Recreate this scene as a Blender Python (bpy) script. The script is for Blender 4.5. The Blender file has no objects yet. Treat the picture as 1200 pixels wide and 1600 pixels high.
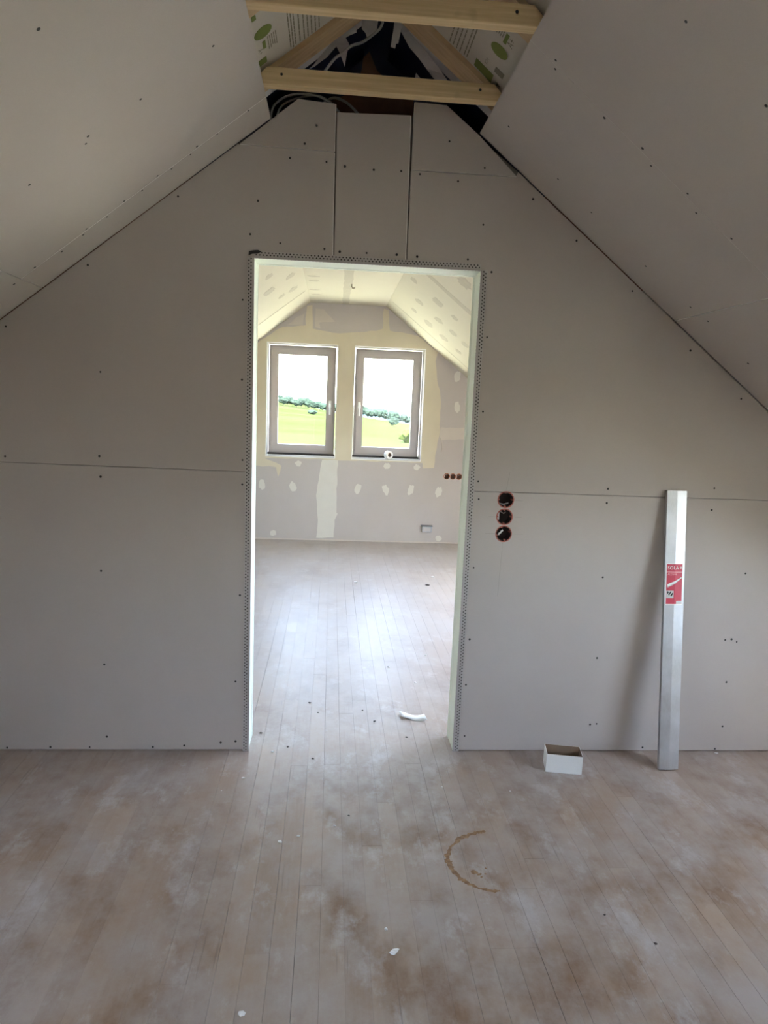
import bpy, bmesh, math, random
from mathutils import Vector, Matrix, noise
from mathutils.geometry import tessellate_polygon

SC = bpy.context.scene
COL = SC.collection
random.seed(7)

# ------------------------------------------------------------------ camera
cam_d = bpy.data.cameras.new('camera')
cam = bpy.data.objects.new('camera', cam_d)
COL.objects.link(cam)
cam_d.sensor_fit = 'VERTICAL'
cam_d.sensor_height = 36.0
cam_d.lens = 36.0 * 1076.6 / 1600.0
cam_d.clip_start = 0.02
cam_d.clip_end = 6000
R_ = Vector((0.99645905, -0.07371007, 0.04044977))
U_ = Vector((-0.02876189, 0.15323629, 0.98777092))
F_ = Vector((0.07900704, 0.98543669, -0.15057365))
cam.matrix_world = Matrix(((R_.x, U_.x, -F_.x, 0.0), (R_.y, U_.y, -F_.y, -2.7866),
                           (R_.z, U_.z, -F_.z, 1.4745), (0, 0, 0, 1)))
SC.camera = cam

# ------------------------------------------------------------------ light
SUN_EL, SUN_AZ = math.radians(52), math.radians(188)        # azimuth from +Y: the sun stands behind the viewer
world = bpy.data.worlds.new('sky')
SC.world = world
world.use_nodes = True
wn = world.node_tree.nodes
wl = world.node_tree.links
wn.clear()
sky = wn.new('ShaderNodeTexSky')
sky.sky_type = 'NISHITA'
sky.sun_disc = False
sky.sun_elevation = SUN_EL
sky.sun_rotation = SUN_AZ
sky.dust_density = 2.0
bg = wn.new('ShaderNodeBackground')
bg.inputs['Strength'].default_value = 1.1
wo = wn.new('ShaderNodeOutputWorld')
hs = wn.new('ShaderNodeHueSaturation')          # light haze: a paler blue all over
hs.inputs['Saturation'].default_value = 0.74
wl.new(sky.outputs[0], hs.inputs['Color'])
wl.new(hs.outputs[0], bg.inputs[0])
wl.new(bg.outputs[0], wo.inputs[0])

sun_d = bpy.data.lights.new('sun', 'SUN')
sun_d.energy = 8.0
sun_d.angle = math.radians(0.6)
sun_d.color = (1.0, 0.95, 0.86)
sun = bpy.data.objects.new('sun', sun_d)
COL.objects.link(sun)
sd = Vector((math.sin(SUN_AZ) * math.cos(SUN_EL), math.cos(SUN_AZ) * math.cos(SUN_EL), math.sin(SUN_EL)))
sun.rotation_euler = (-sd).to_track_quat('-Z', 'Y').to_euler()
sun.location = (-20, 0, 30)

vs = SC.view_settings
vs.view_transform = 'Standard'
vs.look = 'None'
vs.gamma = 1.0
vs.use_curve_mapping = False
vs.exposure = 2.6
SC.cycles.max_bounces = 11
SC.cycles.diffuse_bounces = 6
SC.cycles.sample_clamp_indirect = 12.0

# ------------------------------------------------------------------ dimensions (metres)
CX = 0.135                    # roof axis
HW = 0.395                    # half width of the flat zone under the collar beams
ZC = 2.52                     # height of the collar beams' undersides
TAN = 0.775
ANG = math.atan(TAN)
COS, SIN = math.cos(ANG), math.sin(ANG)
ATOT = 2.65                   # slope length down to the knee wall
ASEAM = 1.067                 # slope length of the upper row of boards
XK = HW + ATOT * COS
ZK = ZC - ATOT * SIN
L = 4.675                     # inner face of the far gable
T = 0.14                      # partition thickness
YB = -4.9                     # inner face of the near gable
DX0, DX1, DH = -0.316, 0.568, 2.02
# roof windows: slope distances a0, a1 and y range
DORMS = {-1: (-3.05, -1.95), 1: (-1.98, -0.72)}    # y ranges of the two dormers of the near room, left and right
DZ = 1.84                     # dormer ceiling height
DA = (ZC - DZ) / SIN          # slope distance where the dormer ceilings start
RW_FAR = (1.05, 2.50, 0.35, 1.95)

# ------------------------------------------------------------------ material helpers
def new_mat(name):
    m = bpy.data.materials.new(name)
    m.use_nodes = True
    nt = m.node_tree
    nt.nodes.clear()
    out = nt.nodes.new('ShaderNodeOutputMaterial')
    b = nt.nodes.new('ShaderNodeBsdfPrincipled')
    nt.links.new(b.outputs[0], out.inputs[0])
    return m, nt, b

def N(nt, t, **kw):
    n = nt.nodes.new(t)
    for k, v in kw.items():
        if isinstance(v, dict):
            for i, x in v.items():
                n.inputs[i].default_value = x
        else:
            setattr(n, k, v)
    return n

def rgb(c):
    return (c[0], c[1], c[2], 1.0)

def mixc(nt, fac, a, b, mode='MIX'):
    n = nt.nodes.new('ShaderNodeMix')
    n.data_type = 'RGBA'
    n.blend_type = mode
    for sock, v in ((0, fac), (6, a), (7, b)):
        if hasattr(v, 'is_linked'):
            nt.links.new(v, n.inputs[sock])
        elif isinstance(v, (int, float)):
            n.inputs[sock].default_value = v
        else:
            n.inputs[sock].default_value = rgb(v)
    return n.outputs[2]

def ramp(nt, src, p0, p1, c0=(0, 0, 0), c1=(1, 1, 1)):
    r = nt.nodes.new('ShaderNodeValToRGB')
    r.color_ramp.elements[0].position = p0
    r.color_ramp.elements[1].position = p1
    r.color_ramp.elements[0].color = rgb(c0)
    r.color_ramp.elements[1].color = rgb(c1)
    nt.links.new(src, r.inputs[0])
    return r.outputs[0]

def pos(nt, scale=(1, 1, 1)):
    g = nt.nodes.new('ShaderNodeNewGeometry')
    m = nt.nodes.new('ShaderNodeMapping')
    m.inputs['Scale'].default_value = scale
    nt.links.new(g.outputs['Position'], m.inputs[0])
    return m.outputs[0]

def tex(nt, vec, scale, detail=4.0, rough=0.55):
    n = nt.nodes.new('ShaderNodeTexNoise')
    n.inputs['Scale'].default_value = scale
    n.inputs['Detail'].default_value = detail
    n.inputs['Roughness'].default_value = rough
    nt.links.new(vec, n.inputs['Vector'])
    return n.outputs['Fac']

def bump(nt, b, src, dist, strength=0.5):
    n = nt.nodes.new('ShaderNodeBump')
    n.inputs['Strength'].default_value = strength
    n.inputs['Distance'].default_value = dist
    nt.links.new(src, n.inputs['Height'])
    nt.links.new(n.outputs[0], b.inputs['Normal'])

def plain(name, col, rough=0.7, metal=0.0, spec=0.5, var=0.06, vscale=25.0):
    m, nt, b = new_mat(name)
    b.inputs['Roughness'].default_value = rough
    b.inputs['Metallic'].default_value = metal
    b.inputs['Specular IOR Level'].default_value = spec
    f = tex(nt, pos(nt), vscale, 3.0)
    lo = tuple(c * (1 - var) for c in col)
    hi = tuple(min(1, c * (1 + var)) for c in col)
    nt.links.new(mixc(nt, f, lo, hi), b.inputs['Base Color'])
    return m

def mat_board(name, col, dirt=0.08):
    m, nt, b = new_mat(name)
    b.inputs['Roughness'].default_value = 0.85
    b.inputs['Specular IOR Level'].default_value = 0.25
    fine = tex(nt, pos(nt), 420.0, 2.0)
    big = tex(nt, pos(nt), 1.6, 4.0)
    c1 = mixc(nt, fine, tuple(c * 0.93 for c in col), tuple(min(1, c * 1.07) for c in col))
    c2 = mixc(nt, ramp(nt, big, 0.35, 0.75), c1, tuple(c * (1 - dirt) for c in (col[0], col[1] * .99, col[2] * .97)))
    nt.links.new(c2, b.inputs['Base Color'])
    bump(nt, b, fine, 0.0004, 0.25)
    return m

M = {}
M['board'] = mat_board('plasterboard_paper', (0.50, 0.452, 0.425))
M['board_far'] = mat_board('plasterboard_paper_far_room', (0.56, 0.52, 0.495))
M['gypsum'] = plain('gypsum_core', (0.80, 0.78, 0.75), 0.9)
M['reveal'] = plain('pale_green_board', (0.84, 0.89, 0.79), 0.7, var=0.05, vscale=9)
M['cream'] = plain('joint_filler_cream', (0.68, 0.62, 0.48), 0.85, var=0.06, vscale=5)
M['white_filler'] = plain('joint_filler_white', (0.72, 0.70, 0.635), 0.85, var=0.05, vscale=9)
M['thin_filler'] = plain('joint_filler_thin', (0.62, 0.57, 0.51), 0.85, var=0.06, vscale=8)
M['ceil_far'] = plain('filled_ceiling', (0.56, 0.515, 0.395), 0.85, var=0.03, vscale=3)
M['streak'] = plain('filler_streak', (0.45, 0.405, 0.31), 0.85, var=0.08, vscale=30)
M['core'] = plain('joint_shadow_grey', (0.16, 0.14, 0.13), 0.9)
M['screw'] = plain('screw_black', (0.02, 0.018, 0.018), 0.5)
M['bead'] = plain('bead_zinc', (0.50, 0.47, 0.46), 0.45, metal=0.35, var=0.08, vscale=60)
M['hole_shade'] = plain('bead_hole_shade', (0.06, 0.05, 0.05), 0.9)  # shade inside the bead holes, given as a dark colour
M['bead_white'] = plain('bead_white', (0.86, 0.86, 0.84), 0.4)
M['pvc'] = plain('window_pvc', (0.46, 0.42, 0.395), 0.35, var=0.02)
M['seal'] = plain('seal_dark', (0.05, 0.045, 0.045), 0.8)
M['alu'] = None
M['white_paper'] = plain('white_paper', (0.82, 0.82, 0.80), 0.7, var=0.03)
M['card_brown'] = plain('cardboard_brown', (0.27, 0.19, 0.13), 0.9)
M['red_plastic'] = plain('red_plastic', (0.42, 0.12, 0.09), 0.5)
M['orange_plastic'] = plain('orange_plastic', (0.50, 0.17, 0.07), 0.5)
M['dark_cup'] = plain('dark_plastic', (0.025, 0.012, 0.012), 0.6)
M['brown_cup'] = plain('brown_plastic', (0.16, 0.06, 0.025), 0.6)
M['grey_plastic'] = plain('grey_plastic', (0.42, 0.46, 0.50), 0.5)
M['cable'] = plain('cable_grey', (0.36, 0.35, 0.35), 0.5)
M['dark_grey'] = plain('dark_grey_plastic', (0.14, 0.15, 0.17), 0.5)
M['navy'] = plain('navy_foil', (0.016, 0.026, 0.075), 0.45, var=0.4, vscale=12)
M['fleece'] = plain('white_fleece', (0.55, 0.53, 0.54), 0.9)
M['brownboard'] = plain('brown_fibreboard', (0.16, 0.085, 0.055), 0.9, var=0.4, vscale=18)
M['insul'] = plain('insulation_facing', (0.50, 0.455, 0.40), 0.8, var=0.05, vscale=7)
M['green_print'] = plain('green_print', (0.17, 0.21, 0.05), 0.8)
M['grey_print'] = plain('grey_print', (0.20, 0.18, 0.13), 0.8)
M['black'] = plain('black_print', (0.03, 0.03, 0.03), 0.7)
M['red_print'] = plain('red_print', (0.58, 0.05, 0.09), 0.45)
M['pink_print'] = plain('pink_print', (0.80, 0.36, 0.38), 0.45)
M['grey_card'] = plain('pale_grey_print', (0.55, 0.53, 0.52), 0.5)
M['trunk'] = plain('bark', (0.10, 0.075, 0.05), 0.9)
M['outwall'] = plain('outside_render', (0.65, 0.62, 0.56), 0.9)
M['roof'] = plain('roof_tiles', (0.20, 0.09, 0.06), 0.9)
M['plaster_crumb'] = plain('plaster_crumb', (0.85, 0.84, 0.82), 0.9)
M['dark_crumb'] = plain('dark_chip', (0.09, 0.08, 0.075), 0.9)
M['stain'] = None

def mat_alu():
    m, nt, b = new_mat('brushed_aluminium')
    b.inputs['Metallic'].default_value = 0.9
    f = tex(nt, pos(nt, (90, 90, 2.0)), 4.0, 5.0)
    g = tex(nt, pos(nt), 9.0, 4.0)
    c = mixc(nt, f, (0.42, 0.425, 0.435), (0.58, 0.585, 0.60))
    nt.links.new(mixc(nt, ramp(nt, g, 0.35, 0.75), c, (0.66, 0.66, 0.68)), b.inputs['Base Color'])
    nt.links.new(ramp(nt, g, 0.3, 0.8, (0.42, 0.42, 0.42), (0.60, 0.60, 0.60)), b.inputs['Roughness'])
    return m
M['alu'] = mat_alu()

def mat_wood(name, lo, hi, axis_scale):
    m, nt, b = new_mat(name)
    b.inputs['Roughness'].default_value = 0.7
    f = tex(nt, pos(nt, axis_scale), 3.0, 6.0, 0.6)
    k = tex(nt, pos(nt), 6.0, 2.0)
    c = mixc(nt, ramp(nt, f, 0.3, 0.75), lo, hi)
    c = mixc(nt, ramp(nt, k, 0.70, 0.80), c, tuple(x * 0.55 for x in lo))
    nt.links.new(c, b.inputs['Base Color'])
    bump(nt, b, f, 0.001, 0.3)
    return m
M['beam'] = mat_wood('spruce_beam', (0.56, 0.40, 0.21), (0.76, 0.58, 0.35), (1.2, 30, 30))
M['rafter'] = mat_wood('spruce_rafter', (0.48, 0.33, 0.19), (0.64, 0.46, 0.28), (3, 25, 3))

def mat_floor():
    m, nt, b = new_mat('worn_strip_parquet')
    oi = nt.nodes.new('ShaderNodeObjectInfo')
    base = ramp(nt, oi.outputs['Random'], 0.0, 1.0, (0.31, 0.212, 0.152), (0.40, 0.295, 0.220))
    grain = tex(nt, pos(nt, (60, 3.5, 1)), 2.0, 5.0, 0.6)
    gm_ = nt.nodes.new('ShaderNodeMath'); gm_.operation = 'MULTIPLY'; gm_.inputs[1].default_value = 0.40
    nt.links.new(ramp(nt, grain, 0.35, 0.75), gm_.inputs[0])
    c = mixc(nt, gm_.outputs[0], base, (0.42, 0.325, 0.25))
    # left-over old varnish
    d3 = tex(nt, pos(nt, (1.6, 1, 1)), 2.1, 6.0, 0.62)
    k = nt.nodes.new('ShaderNodeMath'); k.operation = 'MULTIPLY'; k.inputs[1].default_value = 0.88
    nt.links.new(ramp(nt, d3, 0.47, 0.62), k.inputs[0])
    c = mixc(nt, k.outputs[0], c, (0.215, 0.122, 0.070))
    # worn, greyed areas and dust smears
    d1 = tex(nt, pos(nt, (1, 0.8, 1)), 3.3, 9.0, 0.70)
    k1 = nt.nodes.new('ShaderNodeMath'); k1.operation = 'MULTIPLY'; k1.inputs[1].default_value = 0.80
    nt.links.new(ramp(nt, d1, 0.40, 0.62), k1.inputs[0])
    c = mixc(nt, k1.outputs[0], c, (0.44, 0.385, 0.350))
    d2 = tex(nt, pos(nt, (1.8, 1.1, 1)), 3.4, 7.0, 0.72)
    k3 = nt.nodes.new('ShaderNodeMath'); k3.operation = 'MULTIPLY'; k3.inputs[1].default_value = 0.75
    nt.links.new(ramp(nt, d2, 0.54, 0.72), k3.inputs[0])
    c = mixc(nt, k3.outputs[0], c, (0.56, 0.54, 0.54))
    # dark scratches along the grain
    s = tex(nt, pos(nt, (34, 1.1, 1)), 3.0, 2.0, 0.4)
    k2 = nt.nodes.new('ShaderNodeMath'); k2.operation = 'MULTIPLY'; k2.inputs[1].default_value = 0.35
    nt.links.new(ramp(nt, s, 0.70, 0.76), k2.inputs[0])
    c = mixc(nt, k2.outputs[0], c, (0.14, 0.11, 0.10))
    # paler towards the far room: window glare mixed into the floor colour
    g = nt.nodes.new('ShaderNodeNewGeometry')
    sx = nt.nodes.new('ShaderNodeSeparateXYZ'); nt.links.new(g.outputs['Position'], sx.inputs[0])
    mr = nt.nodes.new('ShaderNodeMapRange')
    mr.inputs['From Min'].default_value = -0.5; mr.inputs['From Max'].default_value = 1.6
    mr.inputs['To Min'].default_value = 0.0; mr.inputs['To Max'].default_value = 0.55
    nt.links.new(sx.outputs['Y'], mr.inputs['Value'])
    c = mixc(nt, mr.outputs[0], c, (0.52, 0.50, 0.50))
    nt.links.new(c, b.inputs['Base Color'])
    nt.links.new(ramp(nt, d1, 0.35, 0.75, (0.36, 0.36, 0.36), (0.50, 0.50, 0.50)), b.inputs['Roughness'])
    b.inputs['Specular IOR Level'].default_value = 0.5
    bump(nt, b, grain, 0.0006, 0.25)
    return m
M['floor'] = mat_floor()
M['floor_gap'] = plain('floor_gap', (0.05, 0.035, 0.03), 0.9)

def mat_stain():
    m, nt, b = new_mat('brown_stain')
    f = tex(nt, pos(nt), 60.0, 4.0)
    nt.links.new(mixc(nt, ramp(nt, f, 0.35, 0.65), (0.19, 0.09, 0.035), (0.34, 0.20, 0.09)), b.inputs['Base Color'])
    b.inputs['Roughness'].default_value = 0.45
    return m
M['stain'] = mat_stain()

def mat_glass():
    m = bpy.data.materials.new('window_glass')
    m.use_nodes = True
    nt = m.node_tree
    nt.nodes.clear()
    out = nt.nodes.new('ShaderNodeOutputMaterial')
    t = nt.nodes.new('ShaderNodeBsdfTransparent')
    t.inputs[0].default_value = (0.95, 0.97, 0.96, 1)
    g = nt.nodes.new('ShaderNodeBsdfGlossy')
    g.inputs['Roughness'].default_value = 0.02
    mx = nt.nodes.new('ShaderNodeMixShader')
    mx.inputs[0].default_value = 0.06
    nt.links.new(t.outputs[0], mx.inputs[1]); nt.links.new(g.outputs[0], mx.inputs[2])
    nt.links.new(mx.outputs[0], out.inputs[0])
    return m
M['glass'] = mat_glass()

def mat_ground():
    m, nt, b = new_mat('fields')
    b.inputs['Roughness'].default_value = 1.0
    b.inputs['Specular IOR Level'].default_value = 0.0
    f = tex(nt, pos(nt, (0.35, 1.0, 1.0)), 0.012, 3.0)
    c = mixc(nt, ramp(nt, f, 0.42, 0.58), (0.0205, 0.034, 0.0085), (0.026, 0.037, 0.015))
    g = tex(nt, pos(nt, (1, 1, 1)), 0.5, 4.0)
    c = mixc(nt, ramp(nt, g, 0.3, 0.8), c, (0.040, 0.044, 0.018))
    # pale yard added around the house, out of view, to bounce light indoors
    ge = nt.nodes.new('ShaderNodeNewGeometry')
    ln = nt.nodes.new('ShaderNodeVectorMath'); ln.operation = 'LENGTH'
    nt.links.new(ge.outputs['Position'], ln.inputs[0])
    c = mixc(nt, ramp_len(nt, ln.outputs['Value'], 40, 115), c, (0.58, 0.57, 0.42))
    nt.links.new(c, b.inputs['Base Color'])
    return m
def ramp_len(nt, src, a, b_):
    mr = nt.nodes.new('ShaderNodeMapRange')
    mr.inputs['From Min'].default_value = a; mr.inputs['From Max'].default_value = b_
    mr.inputs['To Min'].default_value = 1.0; mr.inputs['To Max'].default_value = 0.0
    nt.links.new(src, mr.inputs['Value'])
    return mr.outputs[0]
M['ground'] = mat_ground()
M['leaf'] = plain('leaves', (0.015, 0.025, 0.018), 0.9, spec=0.1, var=0.4, vscale=0.4)
M['leaf_light'] = plain('leaves_light', (0.026, 0.036, 0.008), 0.9, spec=0.1, var=0.4, vscale=0.6)
M['hill'] = plain('hazy_wooded_hill', (0.032, 0.044, 0.050), 1.0, spec=0.0, var=0.25, vscale=0.03)

# ------------------------------------------------------------------ mesh helpers
def link(name, me, mats, parent=None, label=None, cat=None, group=None, kind=None):
    o = bpy.data.objects.new(name, me)
    COL.objects.link(o)
    if me is not None:
        for m in (mats if isinstance(mats, (list, tuple)) else [mats]):
            if len(me.materials) < (len(mats) if isinstance(mats, (list, tuple)) else 1):
                me.materials.append(m)
    if parent is not None:
        o.parent = parent
        o.matrix_parent_inverse = parent.matrix_world.inverted() if parent.type == 'EMPTY' else Matrix()
    if label: o['label'] = label
    if cat: o['category'] = cat
    if group: o['group'] = group
    if kind: o['kind'] = kind
    return o

def root(name, loc, label, cat, group=None, kind=None):
    o = bpy.data.objects.new(name, None)
    COL.objects.link(o)
    o.location = loc
    o.empty_display_size = 0.05
    o.matrix_world = Matrix.Translation(loc)
    if label: o['label'] = label
    if cat: o['category'] = cat
    if group: o['group'] = group
    if kind: o['kind'] = kind
    return o

def mesh(name, verts, faces, mi=None, smooth=False):
    me = bpy.data.meshes.new(name)
    me.from_pydata([tuple(v) for v in verts], [], faces)
    if mi:
        me.polygons.foreach_set('material_index', mi)
    bm = bmesh.new(); bm.from_mesh(me)
    bmesh.ops.recalc_face_normals(bm, faces=bm.faces)
    bm.to_mesh(me); bm.free()
    if smooth:
        me.polygons.foreach_set('use_smooth', [True] * len(me.polygons))
    me.update()
    return me

class MB:
    """collects shapes for one mesh"""
    def __init__(self): self.v = []; self.f = []; self.m = []
    def add(self, verts, faces, mi=0):
        b = len(self.v)
        self.v += [Vector(v) for v in verts]
        self.f += [tuple(i + b for i in f) for f in faces]
        self.m += [mi] * len(faces)
    def box(self, a, b, mi=0):
        x0, y0, z0 = a; x1, y1, z1 = b
        self.add([(x0, y0, z0), (x1, y0, z0), (x1, y1, z0), (x0, y1, z0), (x0, y0, z1), (x1, y0, z1), (x1, y1, z1), (x0, y1, z1)],
                 [(0, 3, 2, 1), (4, 5, 6, 7), (0, 1, 5, 4), (1, 2, 6, 5), (2, 3, 7, 6), (3, 0, 4, 7)], mi)
    def prism(self, outer, holes, fn, w0, w1, mi=0, side_mi=None):
        """polygon (u,v) with holes, extruded from w0 to w1; fn maps (u,v,w) to a point"""
        if side_mi is None: side_mi = mi
        loops = [list(outer)] + [list(h) for h in holes]
        flat = [p for l in loops for p in l]
        tris = tessellate_polygon([[Vector((p[0], p[1], 0)) for p in l] for l in loops])
        n = len(flat)
        b = len(self.v)
        self.v += [Vector(fn(p[0], p[1], w0)) for p in flat] + [Vector(fn(p[0], p[1], w1)) for p in flat]
        for t in tris:
            self.f.append((b + t[0], b + t[1], b + t[2])); self.m.append(mi)
            self.f.append((b + n + t[2], b + n + t[1], b + n + t[0])); self.m.append(mi)
        s = 0
        for l in loops:
            k = len(l)
            for i in range(k):
                a, c = s + i, s + (i + 1) % k
                self.f.append((b + a, b + c, b + n + c, b + n + a)); self.m.append(side_mi)
            s += k
    def tube(self, pts, r, seg=8, mi=0, cap=True):
        pts = [Vector(p) for p in pts]
        rings = []
        for i, p in enumerate(pts):
            d = (pts[min(i + 1, len(pts) - 1)] - pts[max(i - 1, 0)]).normalized()
            a = d.orthogonal().normalized() if i == 0 else (pa - d * pa.dot(d)).normalized()
            pa = a
            c = d.cross(a)
            rr = r[i] if isinstance(r, (list, tuple)) else r
            rings.append([p + (a * math.cos(2 * math.pi * k / seg) + c * math.sin(2 * math.pi * k / seg)) * rr for k in range(seg)])
        b = len(self.v)
        for q in rings: self.v += q
        for i in range(len(rings) - 1):
            for k in range(seg):
                k2 = (k + 1) % seg
                self.f.append((b + i * seg + k, b + i * seg + k2, b + (i + 1) * seg + k2, b + (i + 1) * seg + k)); self.m.append(mi)
        if cap:
            self.f.append(tuple(b + k for k in range(seg))); self.m.append(mi)
            self.f.append(tuple(b + (len(rings) - 1) * seg + k for k in range(seg))); self.m.append(mi)
    def lathe(self, prof, fn, seg=24, mi=0, close=False):
        """profile (r, w) turned about the axis; fn(u, v, w) -> point"""
        b = len(self.v)
        n = len(prof)
        for k in range(seg):
            a = 2 * math.pi * k / seg
            for r, w in prof: self.v.append(Vector(fn(r * math.cos(a), r * math.sin(a), w)))
        for k in range(seg):
            k2 = (k + 1) % seg
            for i in range(n if close else n - 1):
                j = (i + 1) % n
                self.f.append((b + k * n + i, b + k2 * n + i, b + k2 * n + j, b + k * n + j)); self.m.append(mi)
    def build(self, name, mats, parent=None, smooth=False, **kw):
        return link(name, mesh(name, self.v, self.f, self.m, smooth), mats, parent, **kw)

def slope_fn(s):
    """slope coordinates (a down the slope, y, w above the board face) for side s"""
    return lambda a, y, w: (CX + s * (HW + a * COS + w * SIN), y, ZC - a * SIN + w * COS)
SL, SR = slope_fn(-1), slope_fn(1)
def a_of(x, s): return (s * (x - CX) - HW) / COS
wall_fn = lambda u, v, w: (u, w, v)

def circle(cx, cz, r, n=20):
    return [(cx + r * math.cos(2 * math.pi * k / n), cz + r * math.sin(2 * math.pi * k / n)) for k in range(n)]
def rect(x0, x1, z0, z1): return [(x0, z0), (x1, z0), (x1, z1), (x0, z1)]
def rough_poly(pts, amp, step, seed=0):
    """outline with an uneven hand-spread edge"""
    rnd = random.Random(seed)
    out = []
    for i in range(len(pts)):
        a, b = Vector(pts[i]), Vector(pts[(i + 1) % len(pts)])
        n = max(1, int((b - a).length / step))
        for k in range(n):
            p = a.lerp(b, k / n)
            out.append((p.x + rnd.uniform(-amp, amp), p.y + rnd.uniform(-amp, amp)))
    return out
def blob(cx, cz, rx, rz, rot, seed, n=14):
    rnd = random.Random(seed)
    out = []
    for k in range(n):
        t = 2 * math.pi * k / n
        q = rnd.uniform(0.75, 1.15)
        x, z = rx * q * math.cos(t), rz * q * math.sin(t)
        out.append((cx + x * math.cos(rot) - z * math.sin(rot), cz + x * math.sin(rot) + z * math.cos(rot)))
    return out

def text_mesh(body, size, name):
    cu = bpy.data.curves.new(name, 'FONT')
    cu.body = body; cu.size = size; cu.align_x = 'CENTER'; cu.align_y = 'CENTER'; cu.resolution_u = 2
    o = bpy.data.objects.new(name, cu)
    COL.objects.link(o)
    dg = bpy.context.evaluated_depsgraph_get()
    me = bpy.data.meshes.new_from_object(o.evaluated_get(dg))
    bpy.data.objects.remove(o); bpy.data.curves.remove(cu)
    me.materials.clear()
    return me

# ================================================================== SETTING
# ---- floor: slab + strip parquet, planks run towards the far gable
PW = 0.0675
fl = MB(); fl.box((CX - XK, YB, -0.20), (CX + XK, L, -0.022))
floor = fl.build('floor', M['floor_gap'], kind='structure')
plank_me = MB()
plank_me.add([(-.5, 0, -.020), (.5, 0, -.020), (.5, 1, -.020), (-.5, 1, -.020),
              (-.5, 0, -.0003), (.5, 0, -.0003), (.5, 1, -.0003), (-.5, 1, -.0003),
              (-.494, .0004, 0), (.494, .0004, 0), (.494, .9996, 0), (-.494, .9996, 0)],
             [(0, 3, 2, 1), (0, 1, 5, 4), (1, 2, 6, 5), (2, 3, 7, 6), (3, 0, 4, 7),
              (4, 5, 9, 8), (5, 6, 10, 9), (6, 7, 11, 10), (7, 4, 8, 11), (8, 9, 10, 11)])
plank_data = mesh('plank', plank_me.v, plank_me.f)
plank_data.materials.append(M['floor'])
rest = MB()
rp = random.Random(3)
n_pl = 0
x = CX - XK + PW / 2
while x < CX + XK - PW / 2:
    y = YB - rp.uniform(0, 1.2)
    while y < L:
        ln = rp.uniform(0.95, 1.75)
        y0, y1 = max(y, YB), min(y + ln, L)
        y += ln
        if y1 - y0 < 0.03: continue
        wdt = PW - rp.choice((0.0001, 0.0001, 0.0002, 0.0003, 0.0005, 0.0009))
        dz = rp.uniform(-0.0001, 0.0001)
        yn = min(y1, 0.0)
        seen_near = y1 > -1.45 and y0 < 0 and -1.32 + 0.43 * -yn < x + .05 and x - .05 < 1.90 - 0.60 * -yn
        yf = y1
        seen_far = y1 > 0.05 and (DX0 - .02) * (yf + 2.79) / 2.79 < x + .04 and x - .04 < (DX1 + .02) * (yf + 2.79) / 2.79
        if (seen_near or seen_far) and n_pl < 298:
            o = bpy.data.objects.new('plank', plank_data)
            COL.objects.link(o)
            o.parent = floor
            o.location = (x, y0 + .0001, dz); o.scale = (wdt, y1 - y0 - .0002, 1)
            n_pl += 1
        else:
            rest.box((x - wdt / 2, y0 + .0004, -.020), (x + wdt / 2, y1 - .0004, dz))
    x += PW
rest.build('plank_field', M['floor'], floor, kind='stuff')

# ---- screws: one small recessed head, shared
sm = MB()
sm.lathe([(0.0, 0.0006), (0.0030, 0.0006), (0.0046, 0.0002), (0.0048, -0.002)], lambda u, v, w: (u, v, w), seg=8)
screw_data = mesh('screw', sm.v, sm.f); screw_data.materials.append(M['screw'])
def screw(panel, loc, normal):
    o = bpy.data.objects.new('screw', screw_data)
    COL.objects.link(o)
    o.parent = panel
    k = random.uniform(0.8, 1.12)
    o.matrix_local = Matrix.Translation(loc) @ Vector(normal).to_track_quat('Z', 'Y').to_matrix().to_4x4() @ Matrix.Scale(k, 4)

# ---- partition wall with the doorway
top_l = ZC                                   # height where the slope meets |x-CX| = HW
def roof_z(x): return ZC - TAN * (abs(x - CX) - HW)
xl_, xr_ = CX - XK, CX + XK
socks = [(0.728, 1.115), (0.727, 1.043), (0.728, 0.971)]
core = MB()
core.prism([(xl_, 0), (DX0 - .013, 0), (DX0 - .013, DH + .013), (DX1 + .013, DH + .013), (DX1 + .013, 0), (xr_, 0),
            (xr_, ZK), (0.70, roof_z(0.70) + .004), (0.40, 2.605), (0.28, 2.605), (0.265, 2.55), (-0.01, 2.55), (-0.03, 2.58), (-0.16, 2.58), (-0.38, roof_z(-0.38) + .004), (xl_, ZK)],
           [circle(a, b, .0355) for a, b in socks], wall_fn, 0.0135, T - .0005)
wall_p = core.build('wall_partition', M['core'], kind='structure')

def panel(name, outer, holes, fn, w0, w1, parent, mats=None):
    m = MB(); m.prism(outer, holes, fn, w0, w1, 0, 1)
    return m.build(name, mats or [M['board'], M['gypsum']], parent)
g = 0.0016
# panels of the near face (front at y = 0)
zsl, zsr = 1.195, 1.146                      # horizontal joints left and right of the door
yv0, yv1 = (-0.019, -0.011), (0.2665, 0.2735)
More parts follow.
